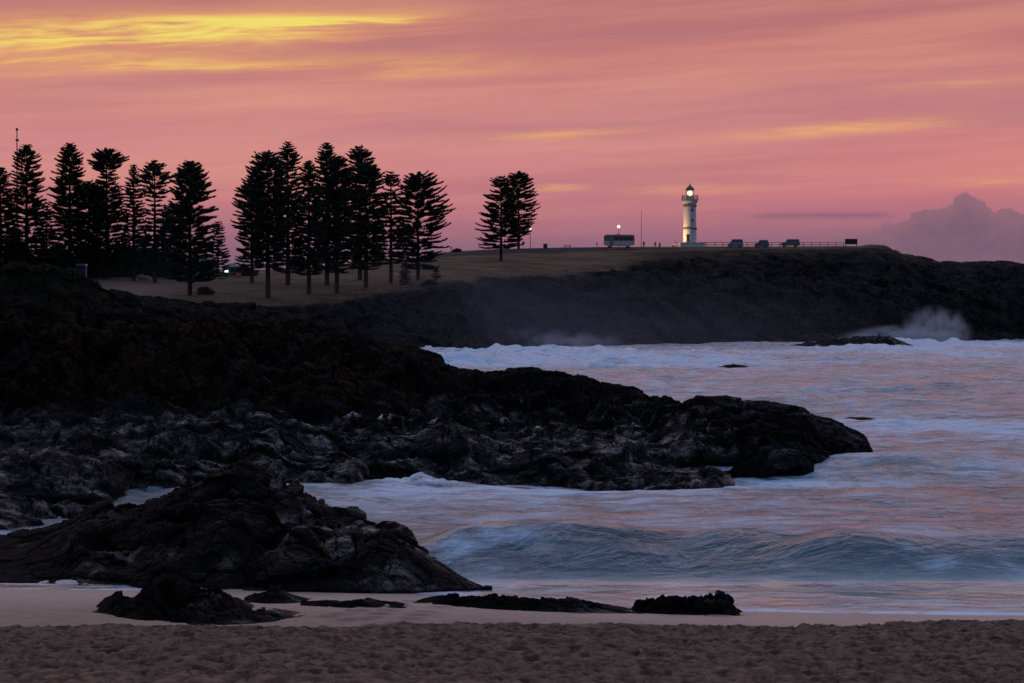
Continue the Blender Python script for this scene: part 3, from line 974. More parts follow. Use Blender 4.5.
LG, MG, PG = 'pines of the left stand', 'pines of the middle stand', 'pair of pines near the lighthouse'
pine(1, 277, 166, 17, 'cone', 1, 'dark pine cut by the left edge of the picture, left of the tall grey pole', 0.1, 1.1, group=LG)
pine(27, 277, 143, 21, 'cone', 2, 'tall dark pine directly behind the tall grey pole', 0.08, 0.95, group=LG)
pine(70, 279, 142, 21, 'cone', 3, 'tallest flat topped pine of the left stand, next one right of the pole pine', 0.06, 1.05, group=LG)
pine(89, 278, 182, 20, 'oval', 4, 'short bushy pine squeezed between the two tall pines of the left stand', 0.06, 1.1, group=LG)
pine(107, 279, 150, 21, 'waist', 5, 'pine with an umbrella shaped top above a narrow waist', 0.07, 1.05, group=LG)
pine(134, 281, 165, 15, 'spire', 6, 'slim pine with a pointed top right of the umbrella topped pine', 0.08, 1.0, group=LG)
pine(155, 283, 161, 17, 'tuft', 7, 'thin see-through pine with a bare upper stem and a tufted head', 0.10, 0.72, group=LG)
pine(190, 295, 161, 27, 'cone', 8, 'broadest dense pine at the right end of the left stand', 0.12, 1.15, side=0.08, group=LG)
pine(218, 277, 221, 12, 'spire', 9, 'small distant pine beside the lit house', 0.05, 1.0, group=LG)
pine(47, 277, 205, 14, 'spire', 31, 'low dark pine filling the gap right of the pole pine', 0.05, 0.9, group=LG)
pine(171, 279, 205, 15, 'oval', 32, 'low dark pine filling the gap left of the broadest pine', 0.05, 1.0, group=LG)
pine(252, 283, 177, 17, 'oval', 10, 'leftmost pine of the middle stand with long ragged branches on its left', 0.10, 0.95, group=MG)
pine(268, 298, 152, 22, 'oval', 11, 'broad headed pine with the leftmost long bare trunk of the middle stand', 0.22, 1.1, group=MG)
pine(288, 285, 141, 19, 'cone', 12, 'tall pine with a round tuft on top, right behind the broad headed pine', 0.1, 0.95, group=MG)
pine(309, 296, 160, 17, 'cone', 13, 'shorter dark pine in front at the centre left of the middle stand', 0.17, 1.1, group=MG)
pine(327, 285, 142, 19, 'cone', 14, 'tall pine with a pointed crest at the centre of the middle stand', 0.12, 1.0, group=MG)
pine(337, 294, 156, 18, 'oval', 15, 'dense pine in front of the pine with the pointed crest', 0.17, 1.1, group=MG)
pine(360, 280, 145, 15, 'tuft', 16, 'tall pine with a flat umbrella head rising behind the middle stand', 0.1, 0.8, group=MG)
pine(366, 289, 164, 21, 'oval', 17, 'dark full pine under the flat umbrella head', 0.17, 1.15, group=MG)
pine(391, 285, 170, 17, 'cone', 18, 'slim open pine with a small crest, second from the right of the middle stand', 0.2, 0.85, group=MG)
pine(418, 281, 175, 26, 'lean', 19, 'rightmost pine of the middle stand with branches reaching far right', 0.13, 1.0, side=0.16, group=MG)
pine(501, 261, 176, 22, 'spire', 20, 'front pine of the pair near the road, wide at the base', 0.17, 0.95, group=PG)
pine(518.5, 249.5, 174, 18, 'oval', 21, 'rear pine of the pair with a flat dense top', 0.22, 1.0, group=PG)
pine(405, 286, 262, 6, 'spire', 22, 'tiny young pine under the second pine from the right', 0.04, 1.6, group='young pines')
pine(436, 281, 268, 4.5, 'spire', 23, 'tiny young pine right of the rightmost pine of the middle stand', 0.04, 1.6, group='young pines')


def shrub(name, loc, rx, ry, rz, leaf, n, seed, label, cat='shrub', group=None):
    r = np.random.RandomState(seed)
    dirs = r.normal(size=(n, 3)); dirs /= np.linalg.norm(dirs, axis=1)[:, None]
    dirs[:, 2] = np.abs(dirs[:, 2]) * 1.0 - 0.1
    lum = 0.75 + 0.45 * perlin(dirs * 2.2 + seed) + 0.2 * perlin(dirs * 5 + seed)
    Pp = dirs * (lum * r.uniform(0.45, 1.0, n) ** 0.5)[:, None] * np.array([rx, ry, rz])
    dd = dirs + r.normal(size=(n, 3)) * 0.6
    dd /= np.linalg.norm(dd, axis=1)[:, None]
    V, T = pyramids(Pp, Pp + dd * leaf * r.uniform(0.7, 1.5, n)[:, None], leaf * 0.28)
    # branching stems that carry the leaves
    t = empty(name, loc)
    link('foliage', np_mesh('foliage', V, T, False), M_SCRUB, t)
    mb = MB()
    for k in range(5):
        a = 6.28 * k / 5 + seed
        mb.tube((0, 0, -0.4), (rx * 0.55 * math.cos(a), ry * 0.55 * math.sin(a), rz * 0.6), 0.06 * rz, 0.02 * rz, 5)
    mb.build('stem', M_BARK, t)
    return tag(t, label, cat, group)


HB = 'hedge trees behind the left stand'
for i, (a, b_, h_, w_, lab) in enumerate((
        (20, 277, 26, 24, 'dark round tree in the hedge behind the tall grey pole'),
        (58, 277, 28, 24, 'dark round tree in the hedge behind the tallest pine'),
        (92, 277, 30, 24, 'dark round tree in the hedge behind the short bushy pine'),
        (124, 277, 28, 20, 'dark round tree in the hedge behind the slim pointed pine'),
        (153, 277, 26, 22, 'dark low tree in the hedge behind the thin see-through pine'),
        (244, 276, 9, 11, 'dark bush right of the lit house'),
        (-20, 277, 30, 26, 'dark round tree in the hedge at the left picture edge'))):
    p = far_at(a, b_)
    k = p.y / F
    shrub('hedge_tree' if i != 5 else 'bush', p, w_ * k * 1.1, w_ * k * 0.7, h_ * k * (1.4 if i != 5 else 1.0), 0.75, 2600, 40 + i, lab, 'tree' if i != 5 else 'bush', HB if i != 5 else None)
for i, (a, b_, h_, w_, lab) in enumerate((
        (430, 286, 6, 10, 'dark bush at the foot of the rightmost pine'),
        (205, 294, 8, 9, 'dark bush right of the broadest pine trunk'),
        (457, 252, 3, 5, 'small bush on the skyline left of the pair of pines'))):
    p = far_at(a, b_); k = p.y / F
    shrub('bush', p, w_ * k, w_ * k * 0.7, h_ * k, 0.45, 500, 60 + i, lab, 'bush')
SH = 'coastal shrubs on the near headland'
for i, (a, b_, h_, w_, lab) in enumerate((
        (-12, 264, 9, 16, 'low dark shrub on the headland crest at the left picture edge'),
        (18, 264, 7, 15, 'low dark shrub on the headland crest below the tall grey pole'),
        (45, 266, 6, 14, 'low dark shrub on the headland crest left of the little blue hut'),
        (70, 273, 8, 12, 'low dark shrub on the headland crest just below the little blue hut'),
        (92, 283, 5, 10, 'low dark shrub on the slope left of the tan bank'),
        (128, 296, 4, 11, 'low dark shrub on the headland edge below the tan bank'),
        (208, 301, 5, 9, 'low dark shrub on the headland edge below the broadest pine'))):
    p = on_near(a, b_); k = p.y / F
    shrub('coastal_shrub', p - Vector((0, 0, 0.1)), w_ * k, w_ * k, h_ * k, 0.16, 700, 70 + i, lab, 'shrub', SH)

# ------------------------------------------------------------------ the lighthouse
M_WHITE = plain('white_paint', (.58, .58, .58), 0.6, 0.3, var=0.06)
M_DARK = plain('dark_metal', (.05, .05, .055), 0.5, 0.5, 0.3)
M_GREY = plain('grey_metal', (.22, .22, .23), 0.5, 0.5, 0.3)
M_CONC = plain('concrete', (.30, .29, .28), 0.8, 0.2)
M_GLOW = plain('lamp_glow', (.9, .8, .6), emit=(1.0, .78, .42), es=2.2)
M_GLOBE = plain('globe_glow', (.9, .8, .6), emit=(1.0, .76, .42), es=1.9)
M_WINDOW = plain('window_glass', (.02, .025, .03), 0.15, 0.6)
m, out = mat_new('lantern_glass')
gl = NT.nodes.new('ShaderNodeBsdfGlossy'); gl.inputs['Roughness'].default_value = 0.05
tr_ = NT.nodes.new('ShaderNodeBsdfTransparent')
ms = NT.nodes.new('ShaderNodeMixShader'); ms.inputs[0].default_value = 0.08
NT.links.new(tr_.outputs[0], ms.inputs[1]); NT.links.new(gl.outputs[0], ms.inputs[2]); NT.links.new(ms.outputs[0], out.inputs[0])
M_GLASS = m

LB = far_at(689.8, 246.2)
LB.z += 0.1
K = LB.y / F                     # metres per picture pixel here
t = empty('lighthouse', LB)
tag(t, 'white round lighthouse with its lamp lit, floodlit from the left', 'lighthouse')
MB().box((0.5, 0, 0.25), (6.4, 6.0, 1.1)).box((0.5, 0, 0.83), (6.6, 6.2, 0.1)).build('base_block', M_WHITE, t)
mb = MB(); mb.lathe([(1.74, 1.0), (1.73, 1.3), (1.70, 4.35), (1.70, 4.4)], 32).build('lower_tower', M_WHITE, t)
mb = MB(); mb.lathe([(1.70, 4.35), (1.84, 4.38), (1.86, 4.75), (1.66, 4.80)], 32).build('band_course', plain('band_paint', (.16, .15, .15), 0.6, 0.3), t)
mb = MB(); mb.lathe([(1.66, 4.7), (1.56, 10.2)], 32).build('upper_tower', M_WHITE, t)
mb = MB(); mb.lathe([(1.58, 10.15), (1.86, 10.3), (1.86, 10.55), (1.62, 10.6)], 32).build('neck_ring', plain('ring_paint', (.20, .19, .19), 0.6, 0.3), t)
mb = MB(); mb.lathe([(1.62, 10.6), (1.70, 11.0), (1.98, 11.5), (2.05, 11.9), (0.0, 11.9)], 32).build('cornice', M_WHITE, t)
mb = MB(); mb.lathe([(0.0, 11.88), (2.2, 11.9), (2.2, 12.05), (0.0, 12.06)], 32).build('gallery', M_CONC, t)
mb = MB()
for k in range(16):
    a = 6.2832 * k / 16
    mb.tube((2.08 * math.cos(a), 2.08 * math.sin(a), 12.0), (2.08 * math.cos(a), 2.08 * math.sin(a), 13.15), 0.045, n=6)
for zz_ in (12.4, 12.75, 13.12):
    for k in range(32):
        a, b_ = 6.2832 * k / 32, 6.2832 * (k + 1) / 32
        mb.tube((2.08 * math.cos(a), 2.08 * math.sin(a), zz_), (2.08 * math.cos(b_), 2.08 * math.sin(b_), zz_), 0.035, n=5)
mb.build('railing', M_DARK, t)
MB().lathe([(1.12, 12.05), (1.12, 12.9), (0.0, 12.92)], 24).build('lantern_wall', M_WHITE, t)
MB().lathe([(1.06, 12.9), (1.06, 14.5)], 24).build('lantern_glass', M_GLASS, t)
mb = MB()
for k in range(8):
    a = 6.2832 * (k + 0.5) / 8
    mb.tube((1.08 * math.cos(a), 1.08 * math.sin(a), 12.9), (1.08 * math.cos(a), 1.08 * math.sin(a), 14.5), 0.04, n=5)
mb.build('glazing_bar', M_DARK, t)
dm = MB().lathe([(1.22, 14.45), (1.18, 14.62), (0.98, 15.0), (0.62, 15.4), (0.25, 15.65), (0.16, 15.75), (0.0, 15.76)], 24).build('dome', plain('dome_paint', (.10, .11, .12), 0.4, 0.5), t)
MB().lathe([(0.16, 15.7), (0.22, 15.9), (0.05, 16.05), (0.04, 16.7), (0.0, 16.7)], 10).build('finial', M_DARK, dm)
MB().lathe([(0.0, 13.05), (0.35, 13.12), (0.60, 13.40), (0.68, 13.72), (0.60, 14.05), (0.35, 14.28), (0.0, 14.35)], 20).build('lamp', M_GLOW, t)
MB().box((-0.6, -1.86, 2.1), (0.8, 0.12, 2.0)).build('door', plain('door_paint', (.10, .12, .16)), t)
for zz_ in (6.6, 9.2):
    w_ = MB().box((0.5, -1.60, zz_), (0.45, 0.24, 0.8)).build('window', M_WINDOW, t)
    MB().box((0.5, -1.64, zz_ - 0.45), (0.62, 0.26, 0.10)).build('sill', M_WHITE, w_)
# its floodlights
for i, (ox, oy, e, lab) in enumerate(((-8.0, -2.4, 5600, 'floodlight on the grass at the left of the lighthouse, shining up the tower'),
                                      (-4.6, -2.9, 200, 'smaller floodlight close to the left corner of the lighthouse base'))):
    p = LB + Vector((ox, oy, -0.15))
    fl_t = empty('floodlight', p)
    tag(fl_t, lab, 'floodlight', 'lighthouse floodlights')
    MB().box((0, 0, 0.25), (0.5, 0.35, 0.35)).box((0, 0, 0.04), (0.2, 0.2, 0.1)).build('housing', M_DARK, fl_t)
    MB().box((0.02, 0.05, 0.44), (0.4, 0.28, 0.03)).build('lens', M_GLOBE, fl_t)
    ld = bpy.data.lights.new('floodlight_beam', 'SPOT')
    ld.energy = e; ld.color = (1.0, .57, .25); ld.spot_size = math.radians(80 if i == 0 else 100); ld.spot_blend = 0.6; ld.shadow_soft_size = 0.2
    lo = bpy.data.objects.new('floodlight_beam', ld); COL.objects.link(lo); lo.parent = fl_t
    lo.location = (0.05, 0.1, 0.62)
    aim = LB + Vector((0, 0, 7.0 if i == 0 else 0.6))
    lo.rotation_euler = (aim - (p + Vector(lo.location))).to_track_quat('-Z', 'Y').to_euler()

# ------------------------------------------------------------------ lamp posts, poles
def lamp_post(pxv, py, top, label, glow):
    b_ = far_at(pxv, py); h_ = (py - top) / F * b_.y
    t_ = empty('street_lamp', b_)
    tag(t_, label, 'street lamp', 'globe lamps along the road')
    MB().tube((0, 0, -0.4), (0, 0, 0.5), 0.13, 0.11).tube((0, 0, 0.5), (0, 0, h_ - 0.45), 0.085, 0.06).build('pole', M_GREY, t_)
    MB().lathe([(0.08, h_ - 0.5), (0.2, h_ - 0.42), (0.2, h_ - 0.34), (0, h_ - 0.33)], 12).build('collar', M_DARK, t_)
    r = glow
    MB().lathe([(0.01, -r), (r * .7, -r * .7), (r, 0), (r * .7, r * .7), (0.01, r)], 14, (0, 0, h_ + r - 0.36)).build('globe', M_GLOBE, t_)
    ld_ = bpy.data.lights.new('globe_light', 'POINT'); ld_.energy = 60; ld_.color = (1, .75, .42); ld_.shadow_soft_size = r
    lo_ = bpy.data.objects.new('globe_light', ld_); COL.objects.link(lo_); lo_.parent = t_; lo_.location = (0, 0, h_ + r * 2 - 0.2)


lamp_post(618.6, 248, 227, 'lit street lamp in front of the parked bus', 0.42)
lamp_post(530.3, 248.5, 228, 'lit street lamp seen through the branches right of the pair of pines', 0.30)


def pole(name, pxv, py, top, r0, r1, label, cat, Y=None):
    b_ = far_at(pxv, py); h_ = (py - top) / F * b_.y
    t_ = empty(name, b_)
    tag(t_, label, cat)
    MB().tube((0, 0, -0.5), (0, 0, h_), r0, r1, 8).build('shaft', M_GREY, t_)
    return t_, h_


t_, h_ = pole('light_mast', 17.5, 276, 131, 0.20, 0.10, 'very tall grey pole with a small lamp head rising above the left pines', 'pole')
MB().lathe([(0.0, h_), (0.2, h_ + 0.05), (0.28, h_ + 0.25), (0.16, h_ + 0.5), (0, h_ + 0.55)], 10).build('lamp_head', M_DARK, t_)
MB().box((0.05, 0, h_ - 1.8), (0.55, 0.4, 0.35)).build('control_box', M_DARK, t_)
t_, h_ = pole('flagpole', 641.2, 248, 211, 0.09, 0.05, 'bare thin flagpole between the bus and the lighthouse', 'flagpole')
MB().lathe([(0, h_), (0.1, h_ + 0.1), (0, h_ + 0.2)], 8).build('cap', M_DARK, t_)

# ------------------------------------------------------------------ vehicles
M_TYRE = plain('tyre_rubber', (.015, .015, .016), 0.85, 0.2)
M_RIM = plain('rim_metal', (.30, .30, .31), 0.4, 0.5, 0.6)
M_HEAD = plain('headlight_glass', (.45, .46, .48), 0.2, 0.6)


def wheels(t_, xs, r, half, wid=0.22):
    for x in xs:
        for s_ in (-1, 1):
            w_ = MB().tube((x, s_ * half - wid / 2, r), (x, s_ * half + wid / 2, r), r, n=18).build('wheel', M_TYRE, t_)
            MB().tube((x, s_ * (half + wid / 2), r), (x, s_ * (half + wid / 2 + 0.015), r), r * 0.6, n=12).build('rim', M_RIM, w_)


def car(pxv, py, label, paint, L, prof, belt, roof, cabin, pillars, rz=0.0, cat='car', group='cars parked by the railing', wid=1.75):
    """prof: lower body side outline; cabin: belt x0, x1 and roof x0, x1; nose at -x"""
    p = far_at(pxv, py)
    t_ = empty('parked_car' if cat == 'car' else 'parked_van', p, rz)
    tag(t_, label, cat, group)
    h2 = wid / 2
    b_ = MB()
    n = len(prof)
    vs = [(x, -h2 + (0.06 if z_ < 0.4 else 0.0), z_) for x, z_ in prof] + [(x, h2 - (0.06 if z_ < 0.4 else 0.0), z_) for x, z_ in prof]
    b_.add(vs, [tuple(range(n)), tuple(range(2 * n - 1, n - 1, -1))] + [(i, i + n, (i + 1) % n + n, (i + 1) % n) for i in range(n)])
    bx0, bx1, rx0, rx1 = cabin
    c0, c1 = h2 - 0.04, h2 - 0.20
    cv = [(bx0, -c0, belt - .02), (bx1, -c0, belt - .02), (bx1, c0, belt - .02), (bx0, c0, belt - .02), (rx0, -c1, roof), (rx1, -c1, roof), (rx1, c1, roof), (rx0, c1, roof)]
    b_.add(cv, [(0, 1, 5, 4), (1, 2, 6, 5), (2, 3, 7, 6), (3, 0, 4, 7), (4, 5, 6, 7)])
    bo = b_.build('body', paint, t_)
    bv = bo.modifiers.new('bevel', 'BEVEL'); bv.width = 0.06; bv.segments = 2
    wheels(t_, (-L * 0.30, L * 0.29), 0.33, h2 - 0.11)

    def pane(q, nm):
        """a glass pane a little proud of the cabin side"""
        a_, b2, c_, d_ = [Vector(v) for v in q]
        nn = (b2 - a_).cross(d_ - a_).normalized() * 0.015
        mb_ = MB(); vv_ = [x + nn for x in (a_, b2, c_, d_)] + [x - nn for x in (a_, b2, c_, d_)]
        mb_.add(vv_, [(0, 1, 2, 3), (7, 6, 5, 4), (0, 4, 5, 1), (1, 5, 6, 2), (2, 6, 7, 3), (3, 7, 4, 0)])
        mb_.build(nm, M_WINDOW, t_)
    B = [Vector(v) for v in cv]

    def bil(i, j, k, l, u, v): return (B[i] * (1 - u) + B[j] * u) * (1 - v) + (B[l] * (1 - u) + B[k] * u) * v
    for ya, (i, j, k, l) in ((-1, (0, 1, 5, 4)), (1, (2, 3, 7, 6))):
        for u0, u1 in pillars:
            if ya > 0: u0, u1 = 1 - u1, 1 - u0
            pane([bil(i, j, k, l, u0, .16), bil(i, j, k, l, u1, .16), bil(i, j, k, l, u1, .88), bil(i, j, k, l, u0, .88)], 'side_window')
    pane([bil(3, 0, 4, 7, .08, .14), bil(3, 0, 4, 7, .92, .14), bil(3, 0, 4, 7, .92, .9), bil(3, 0, 4, 7, .08, .9)], 'windscreen')
    pane([bil(1, 2, 6, 5, .1, .2), bil(1, 2, 6, 5, .9, .2), bil(1, 2, 6, 5, .9, .85), bil(1, 2, 6, 5, .1, .85)], 'rear_window')
    x0 = min(x for x, z_ in prof)
    for s_ in (-1, 1):
        MB().box((x0 + 0.05, s_ * (h2 - 0.25), 0.68), (0.16, 0.3, 0.16)).build('headlight', M_HEAD, t_)
    return t_


blue = plain('blue_grey_paint', (.16, .22, .31), 0.35, 0.5)
dblue = plain('dark_blue_paint', (.09, .125, .19), 0.35, 0.5)
teal = plain('teal_grey_paint', (.09, .15, .18), 0.35, 0.5)
car(735, 247.3, 'tall blue grey van parked by the railing, nearest to the lighthouse', blue, 4.1,
    [(-2.0, .25), (-2.0, .75), (-1.75, .98), (-1.1, 1.1), (1.95, 1.1), (2.0, .9), (2.0, .25)], 1.1, 2.05, (-1.5, 1.95, -.75, 1.85), ((.10, .36), (.40, .66), (.70, .95)), cat='van')
car(761.5, 247.3, 'small dark hatchback parked by the railing between the van and the estate car', dblue, 3.8,
    [(-1.85, .25), (-1.85, .75), (-1.6, 1.0), (-.95, 1.08), (1.8, 1.08), (1.85, .8), (1.85, .25)], 1.08, 1.85, (-1.2, 1.75, -.55, 1.45), ((.14, .48), (.53, .88)))
car(790, 246.8, 'long dark off road estate car parked by the railing, farthest from the lighthouse', teal, 4.9,
    [(-2.45, .32), (-2.45, .85), (-2.25, 1.05), (-1.2, 1.15), (2.35, 1.15), (2.45, .9), (2.45, .32)], 1.15, 1.95, (-1.45, 2.35, -.75, 2.2), ((.10, .36), (.40, .66), (.70, .95)))

# the bus
p = far_at(619, 247.8)
t_ = empty('coach_bus', p)
tag(t_, 'pale old bus with a dark window band parked on the skyline behind a lit lamp', 'bus')
kx = 7.8
cream = plain('cream_paint', (.46, .45, .44), 0.5, 0.4)
bo = MB().prism([(-3.9, .95), (-3.85, .75), (-3.1, .7), (-2.9, .45), (3.0, .45), (3.2, .7), (3.85, .75), (3.9, .95), (3.9, 1.72), (-3.9, 1.72)], -1.2, 1.2).build('body', cream, t_)
up = MB().prism([(-3.9, 1.722), (3.9, 1.722), (3.85, 3.0), (3.65, 3.22), (-3.6, 3.22), (-3.85, 3.0)], -1.19, 1.19).build('upper_body', plain('grey_red_paint', (.26, .13, .13), 0.5, 0.4), t_)
MB().box((-0.1, 0, 3.29), (6.6, 1.9, 0.12), tx=.96, ty=.9).box((-0.3, 0, 3.42), (1.2, 1.1, 0.14)).build('roof', cream, t_)
for s_ in (-1, 1):
    for i in range(6):
        w_ = MB().box((-3.15 + i * 1.2, s_ * 1.2, 2.35), (1.05, 0.06, 0.85)).build('window', plain('blue_window', (.10, .15, .20), .2, .6) if i < 2 else M_WINDOW, t_)
        MB().box((-3.15 + i * 1.2, s_ * 1.205, 1.90), (1.12, 0.08, 0.06)).build('frame', M_GREY, w_)
MB().box((-3.88, 0, 2.3), (0.08, 2.1, 1.0)).build('windscreen', M_WINDOW, t_)
MB().box((3.88, 0, 2.4), (0.08, 1.9, 0.7)).build('rear_window', M_WINDOW, t_)
MB().box((-2.0, -1.21, 1.35), (0.85, 0.05, 1.7)).build('door', M_GREY, t_)
for s_ in (-1, 1):
    MB().box((-3.9, s_ * .9, 1.05), (0.1, 0.3, 0.22)).build('headlight', M_HEAD, t_)
wheels(t_, (-2.3, 2.2), 0.5, 1.0, 0.28)

# ------------------------------------------------------------------ railing, board, benches
x0, x1 = 700, 846
t_ = empty('railing_fence', far_at(772, 246.8))
tag(t_, 'thin metal railing along the cliff edge behind the parked cars', 'fence')
inv = t_.location.copy()
pts = [far_at(a, 246.9) + Vector((0, 3.5, -0.1)) for a in np.linspace(x0, x1, 19)]
for q in pts:
    MB().tube(q - inv + Vector((0, 0, -.3)), q - inv + Vector((0, 0, 1.4)), 0.085, n=6).build('post', M_DARK, t_)
for hz_, nm in ((1.36, 'top_rail'), (0.78, 'middle_rail')):
    mb = MB()
    for a, b_ in zip(pts[:-1], pts[1:]): mb.tube(a - inv + Vector((0, 0, hz_)), b_ - inv + Vector((0, 0, hz_)), 0.07, n=5)
    mb.build(nm, M_DARK, t_)
M_WOOD = plain('dark_wood', (.05, .035, .03), 0.8, 0.2)
p = far_at(851, 246.5)
t_ = empty('notice_board', p)
tag(t_, 'broad dark board on two legs at the right end of the railing', 'board')
MB().box((0, 0, 1.25), (3.2, 0.12, 1.25)).build('panel', M_WOOD, t_)
fr = MB().box((0, 0, 1.92), (3.4, 0.3, 0.10)).box((0, 0, 0.6), (3.3, 0.2, 0.08)).build('frame', M_DARK, t_)
for x in (-1.4, 1.4): MB().box((x, 0.12, 0.75), (0.16, 0.12, 2.2)).build('leg', M_DARK, t_)

p = far_at(545.3, 248.3)
t_ = empty('picnic_shelter', p)
tag(t_, 'small dark square kiosk on the skyline right of the pair of pines', 'kiosk')
MB().box((0, 0, 0.55), (1.05, 0.9, 1.1)).build('cabinet', M_DARK, t_)
MB().box((0, 0, 1.16), (1.25, 1.1, 0.12), tx=.9, ty=.9).build('lid', M_GREY, t_)
p = far_at(567.5, 248.2)
t_ = empty('picnic_table', p)
tag(t_, 'dark picnic table on the skyline left of the bus', 'picnic table')
MB().box((0, 0, 0.76), (1.9, 0.8, 0.07)).build('tabletop', M_WOOD, t_)
for s_ in (-1, 1):
    MB().box((0, s_ * 0.75, 0.45), (1.9, 0.28, 0.06)).build('bench_seat', M_WOOD, t_)
    MB().box((s_ * 0.65, 0, 0.36), (0.1, 1.5, 0.08)).box((s_ * 0.65, -0.45, 0.32), (0.1, 0.1, 0.8)).box((s_ * 0.65, 0.45, 0.32), (0.1, 0.1, 0.8)).build('leg', M_WOOD, t_)


def signpost(pxv, py, h_, w_, label, name='sign_post', cat='sign post'):
    q = far_at(pxv, py)
    t__ = empty(name, q)
    tag(t__, label, cat)
    MB().tube((0, 0, -.3), (0, 0, h_), 0.05, n=6).build('post', M_DARK, t__)
    MB().box((0, -0.06, h_ - 0.3), (w_, 0.05, 0.6)).build('plate', M_GREY, t__)


signpost(523.4, 249, 1.9, 0.7, 'dark sign post beside the trunk of the rear pine of the pair')
signpost(597, 248.5, 1.5, 0.35, 'thin sign post standing left of the bus')
signpost(451, 252, 1.4, 0.35, 'lone thin sign post on the skyline between the middle stand and the pair of pines')

# ------------------------------------------------------------------ houses, hut, boulders among the left stand
M_WALL = plain('pale_wall', (.22, .24, .27), 0.8, 0.2)
M_ROOF = plain('roof_tiles', (.08, .085, .10), 0.7, 0.3)
M_LIT = plain('lit_window', (.8, .85, .9), emit=(.75, .92, 1.0), es=3.5)


def house(pxv, py, wpx, hpx, roofpx, label, lit):
    q = far_at(pxv, py); k_ = q.y / F
    t__ = empty('house', q)
    tag(t__, label, 'house', 'houses behind the left pines')
    w_, h_, rh = wpx * k_, hpx * k_, roofpx * k_
    MB().box((0, 0, h_ / 2 - .3), (w_, 7, h_ + .6)).build('wall', M_WALL, t__)
    r_ = MB(); e = 0.5
    a, b2 = w_ / 2 + e, 4.0
    r_.add([(-a, -b2, h_), (a, -b2, h_), (a, b2, h_), (-a, b2, h_), (-a + min(a * .7, 3), 0, h_ + rh), (a - min(a * .7, 3), 0, h_ + rh)], [(3, 2, 1, 0), (0, 1, 5, 4), (1, 2, 5), (2, 3, 4, 5), (3, 0, 4)])
    ro = r_.build('roof', M_ROOF, t__)
    MB().box((w_ * .2, .8, h_ + rh * .8), (.5, .5, rh * .8)).build('chimney', M_CONC, ro)
    n = max(2, int(w_ / 2.4))
    for i in range(n):
        x = -w_ / 2 + w_ * (i + .5) / n
        wd = MB().box((x, -3.52, h_ * .55), (w_ / n * .5, .08, h_ * .42)).build('window', M_LIT if i in lit else M_WINDOW, t__)
        MB().box((x, -3.56, h_ * .55 - h_ * .23), (w_ / n * .56, .16, .08)).build('sill', M_WHITE, wd)
    MB().box((w_ * .36, -3.53, h_ * .33), (.9, .1, h_ * .66)).build('door', M_DARK, t__)
    return t__


house(232, 275.5, 12, 8, 4, 'small pale house with a bright lit window beside the small distant pine', (0,))
house(196, 275, 40, 13, 6, 'long blue grey house half hidden behind the broadest pine', ())
p = on_near(76, 270); 
t_ = empty('hut', (p.x, p.y + 1.0, p.z))
tag(t_, 'little blue hut on the headland crest at the left end of the tan bank', 'hut')
MB().box((0, 0, 0.0), (0.36, 0.34, 0.7)).build('wall', plain('blue_wall', (.010, .020, .042), 0.6, 0.3), t_)
MB().box((0, 0, 0.38), (0.44, 0.42, 0.07), tx=.8, ty=.8).build('roof', M_DARK, t_)
for i, (a, b_, w_, lab) in enumerate(((141, 278, 1.0, 'pale boulder on the tan bank, left one of the two'), (146, 280.5, 1.3, 'pale boulder on the tan bank, right one of the two'))):
    p = far_at(a, b_)
    r = np.random.RandomState(i)
    rows_ = []
    for th in np.linspace(-1.2, 1.57, 9):
        for ph in np.linspace(0, 6.2832, 14, endpoint=False): rows_.append((math.cos(th) * math.cos(ph), math.cos(th) * math.sin(ph), math.sin(th)))
    vv_ = np.array(rows_); vv_ = vv_ * (1 + 0.22 * fbm(vv_ * 1.3 + i * 9, 3))[:, None] * np.array([w_, w_ * .8, w_ * .65])
    mb = MB(); mb.add(vv_, [(k * 14 + j, k * 14 + (j + 1) % 14, (k + 1) * 14 + (j + 1) % 14, (k + 1) * 14 + j) for k in range(8) for j in range(14)], True)
    o = mb.build('boulder', plain('pale_rock', (.26, .20, .16), 0.9, 0.1)); o.location = p
    tag(o, lab, 'boulder', 'pale boulders')
M_ORANGE = plain('orange_plastic', (.50, .16, .04), 0.5, 0.4)
for a, b_, lab in ((221.5, 279, 'small orange barrier left of the lit house'), (238.5, 277.5, 'small orange barrier right of the lit house')):
    t_ = empty('traffic_barrier', far_at(a, b_))
    tag(t_, lab, 'barrier', 'orange barriers')
    MB().box((0, 0, .42), (1.0, .5, .5), ty=.6).box((0, 0, .8), (1.0, .2, .35)).build('block', M_ORANGE, t_)
    MB().box((0, 0, .07), (1.1, .6, .16)).build('foot', M_DARK, t_)

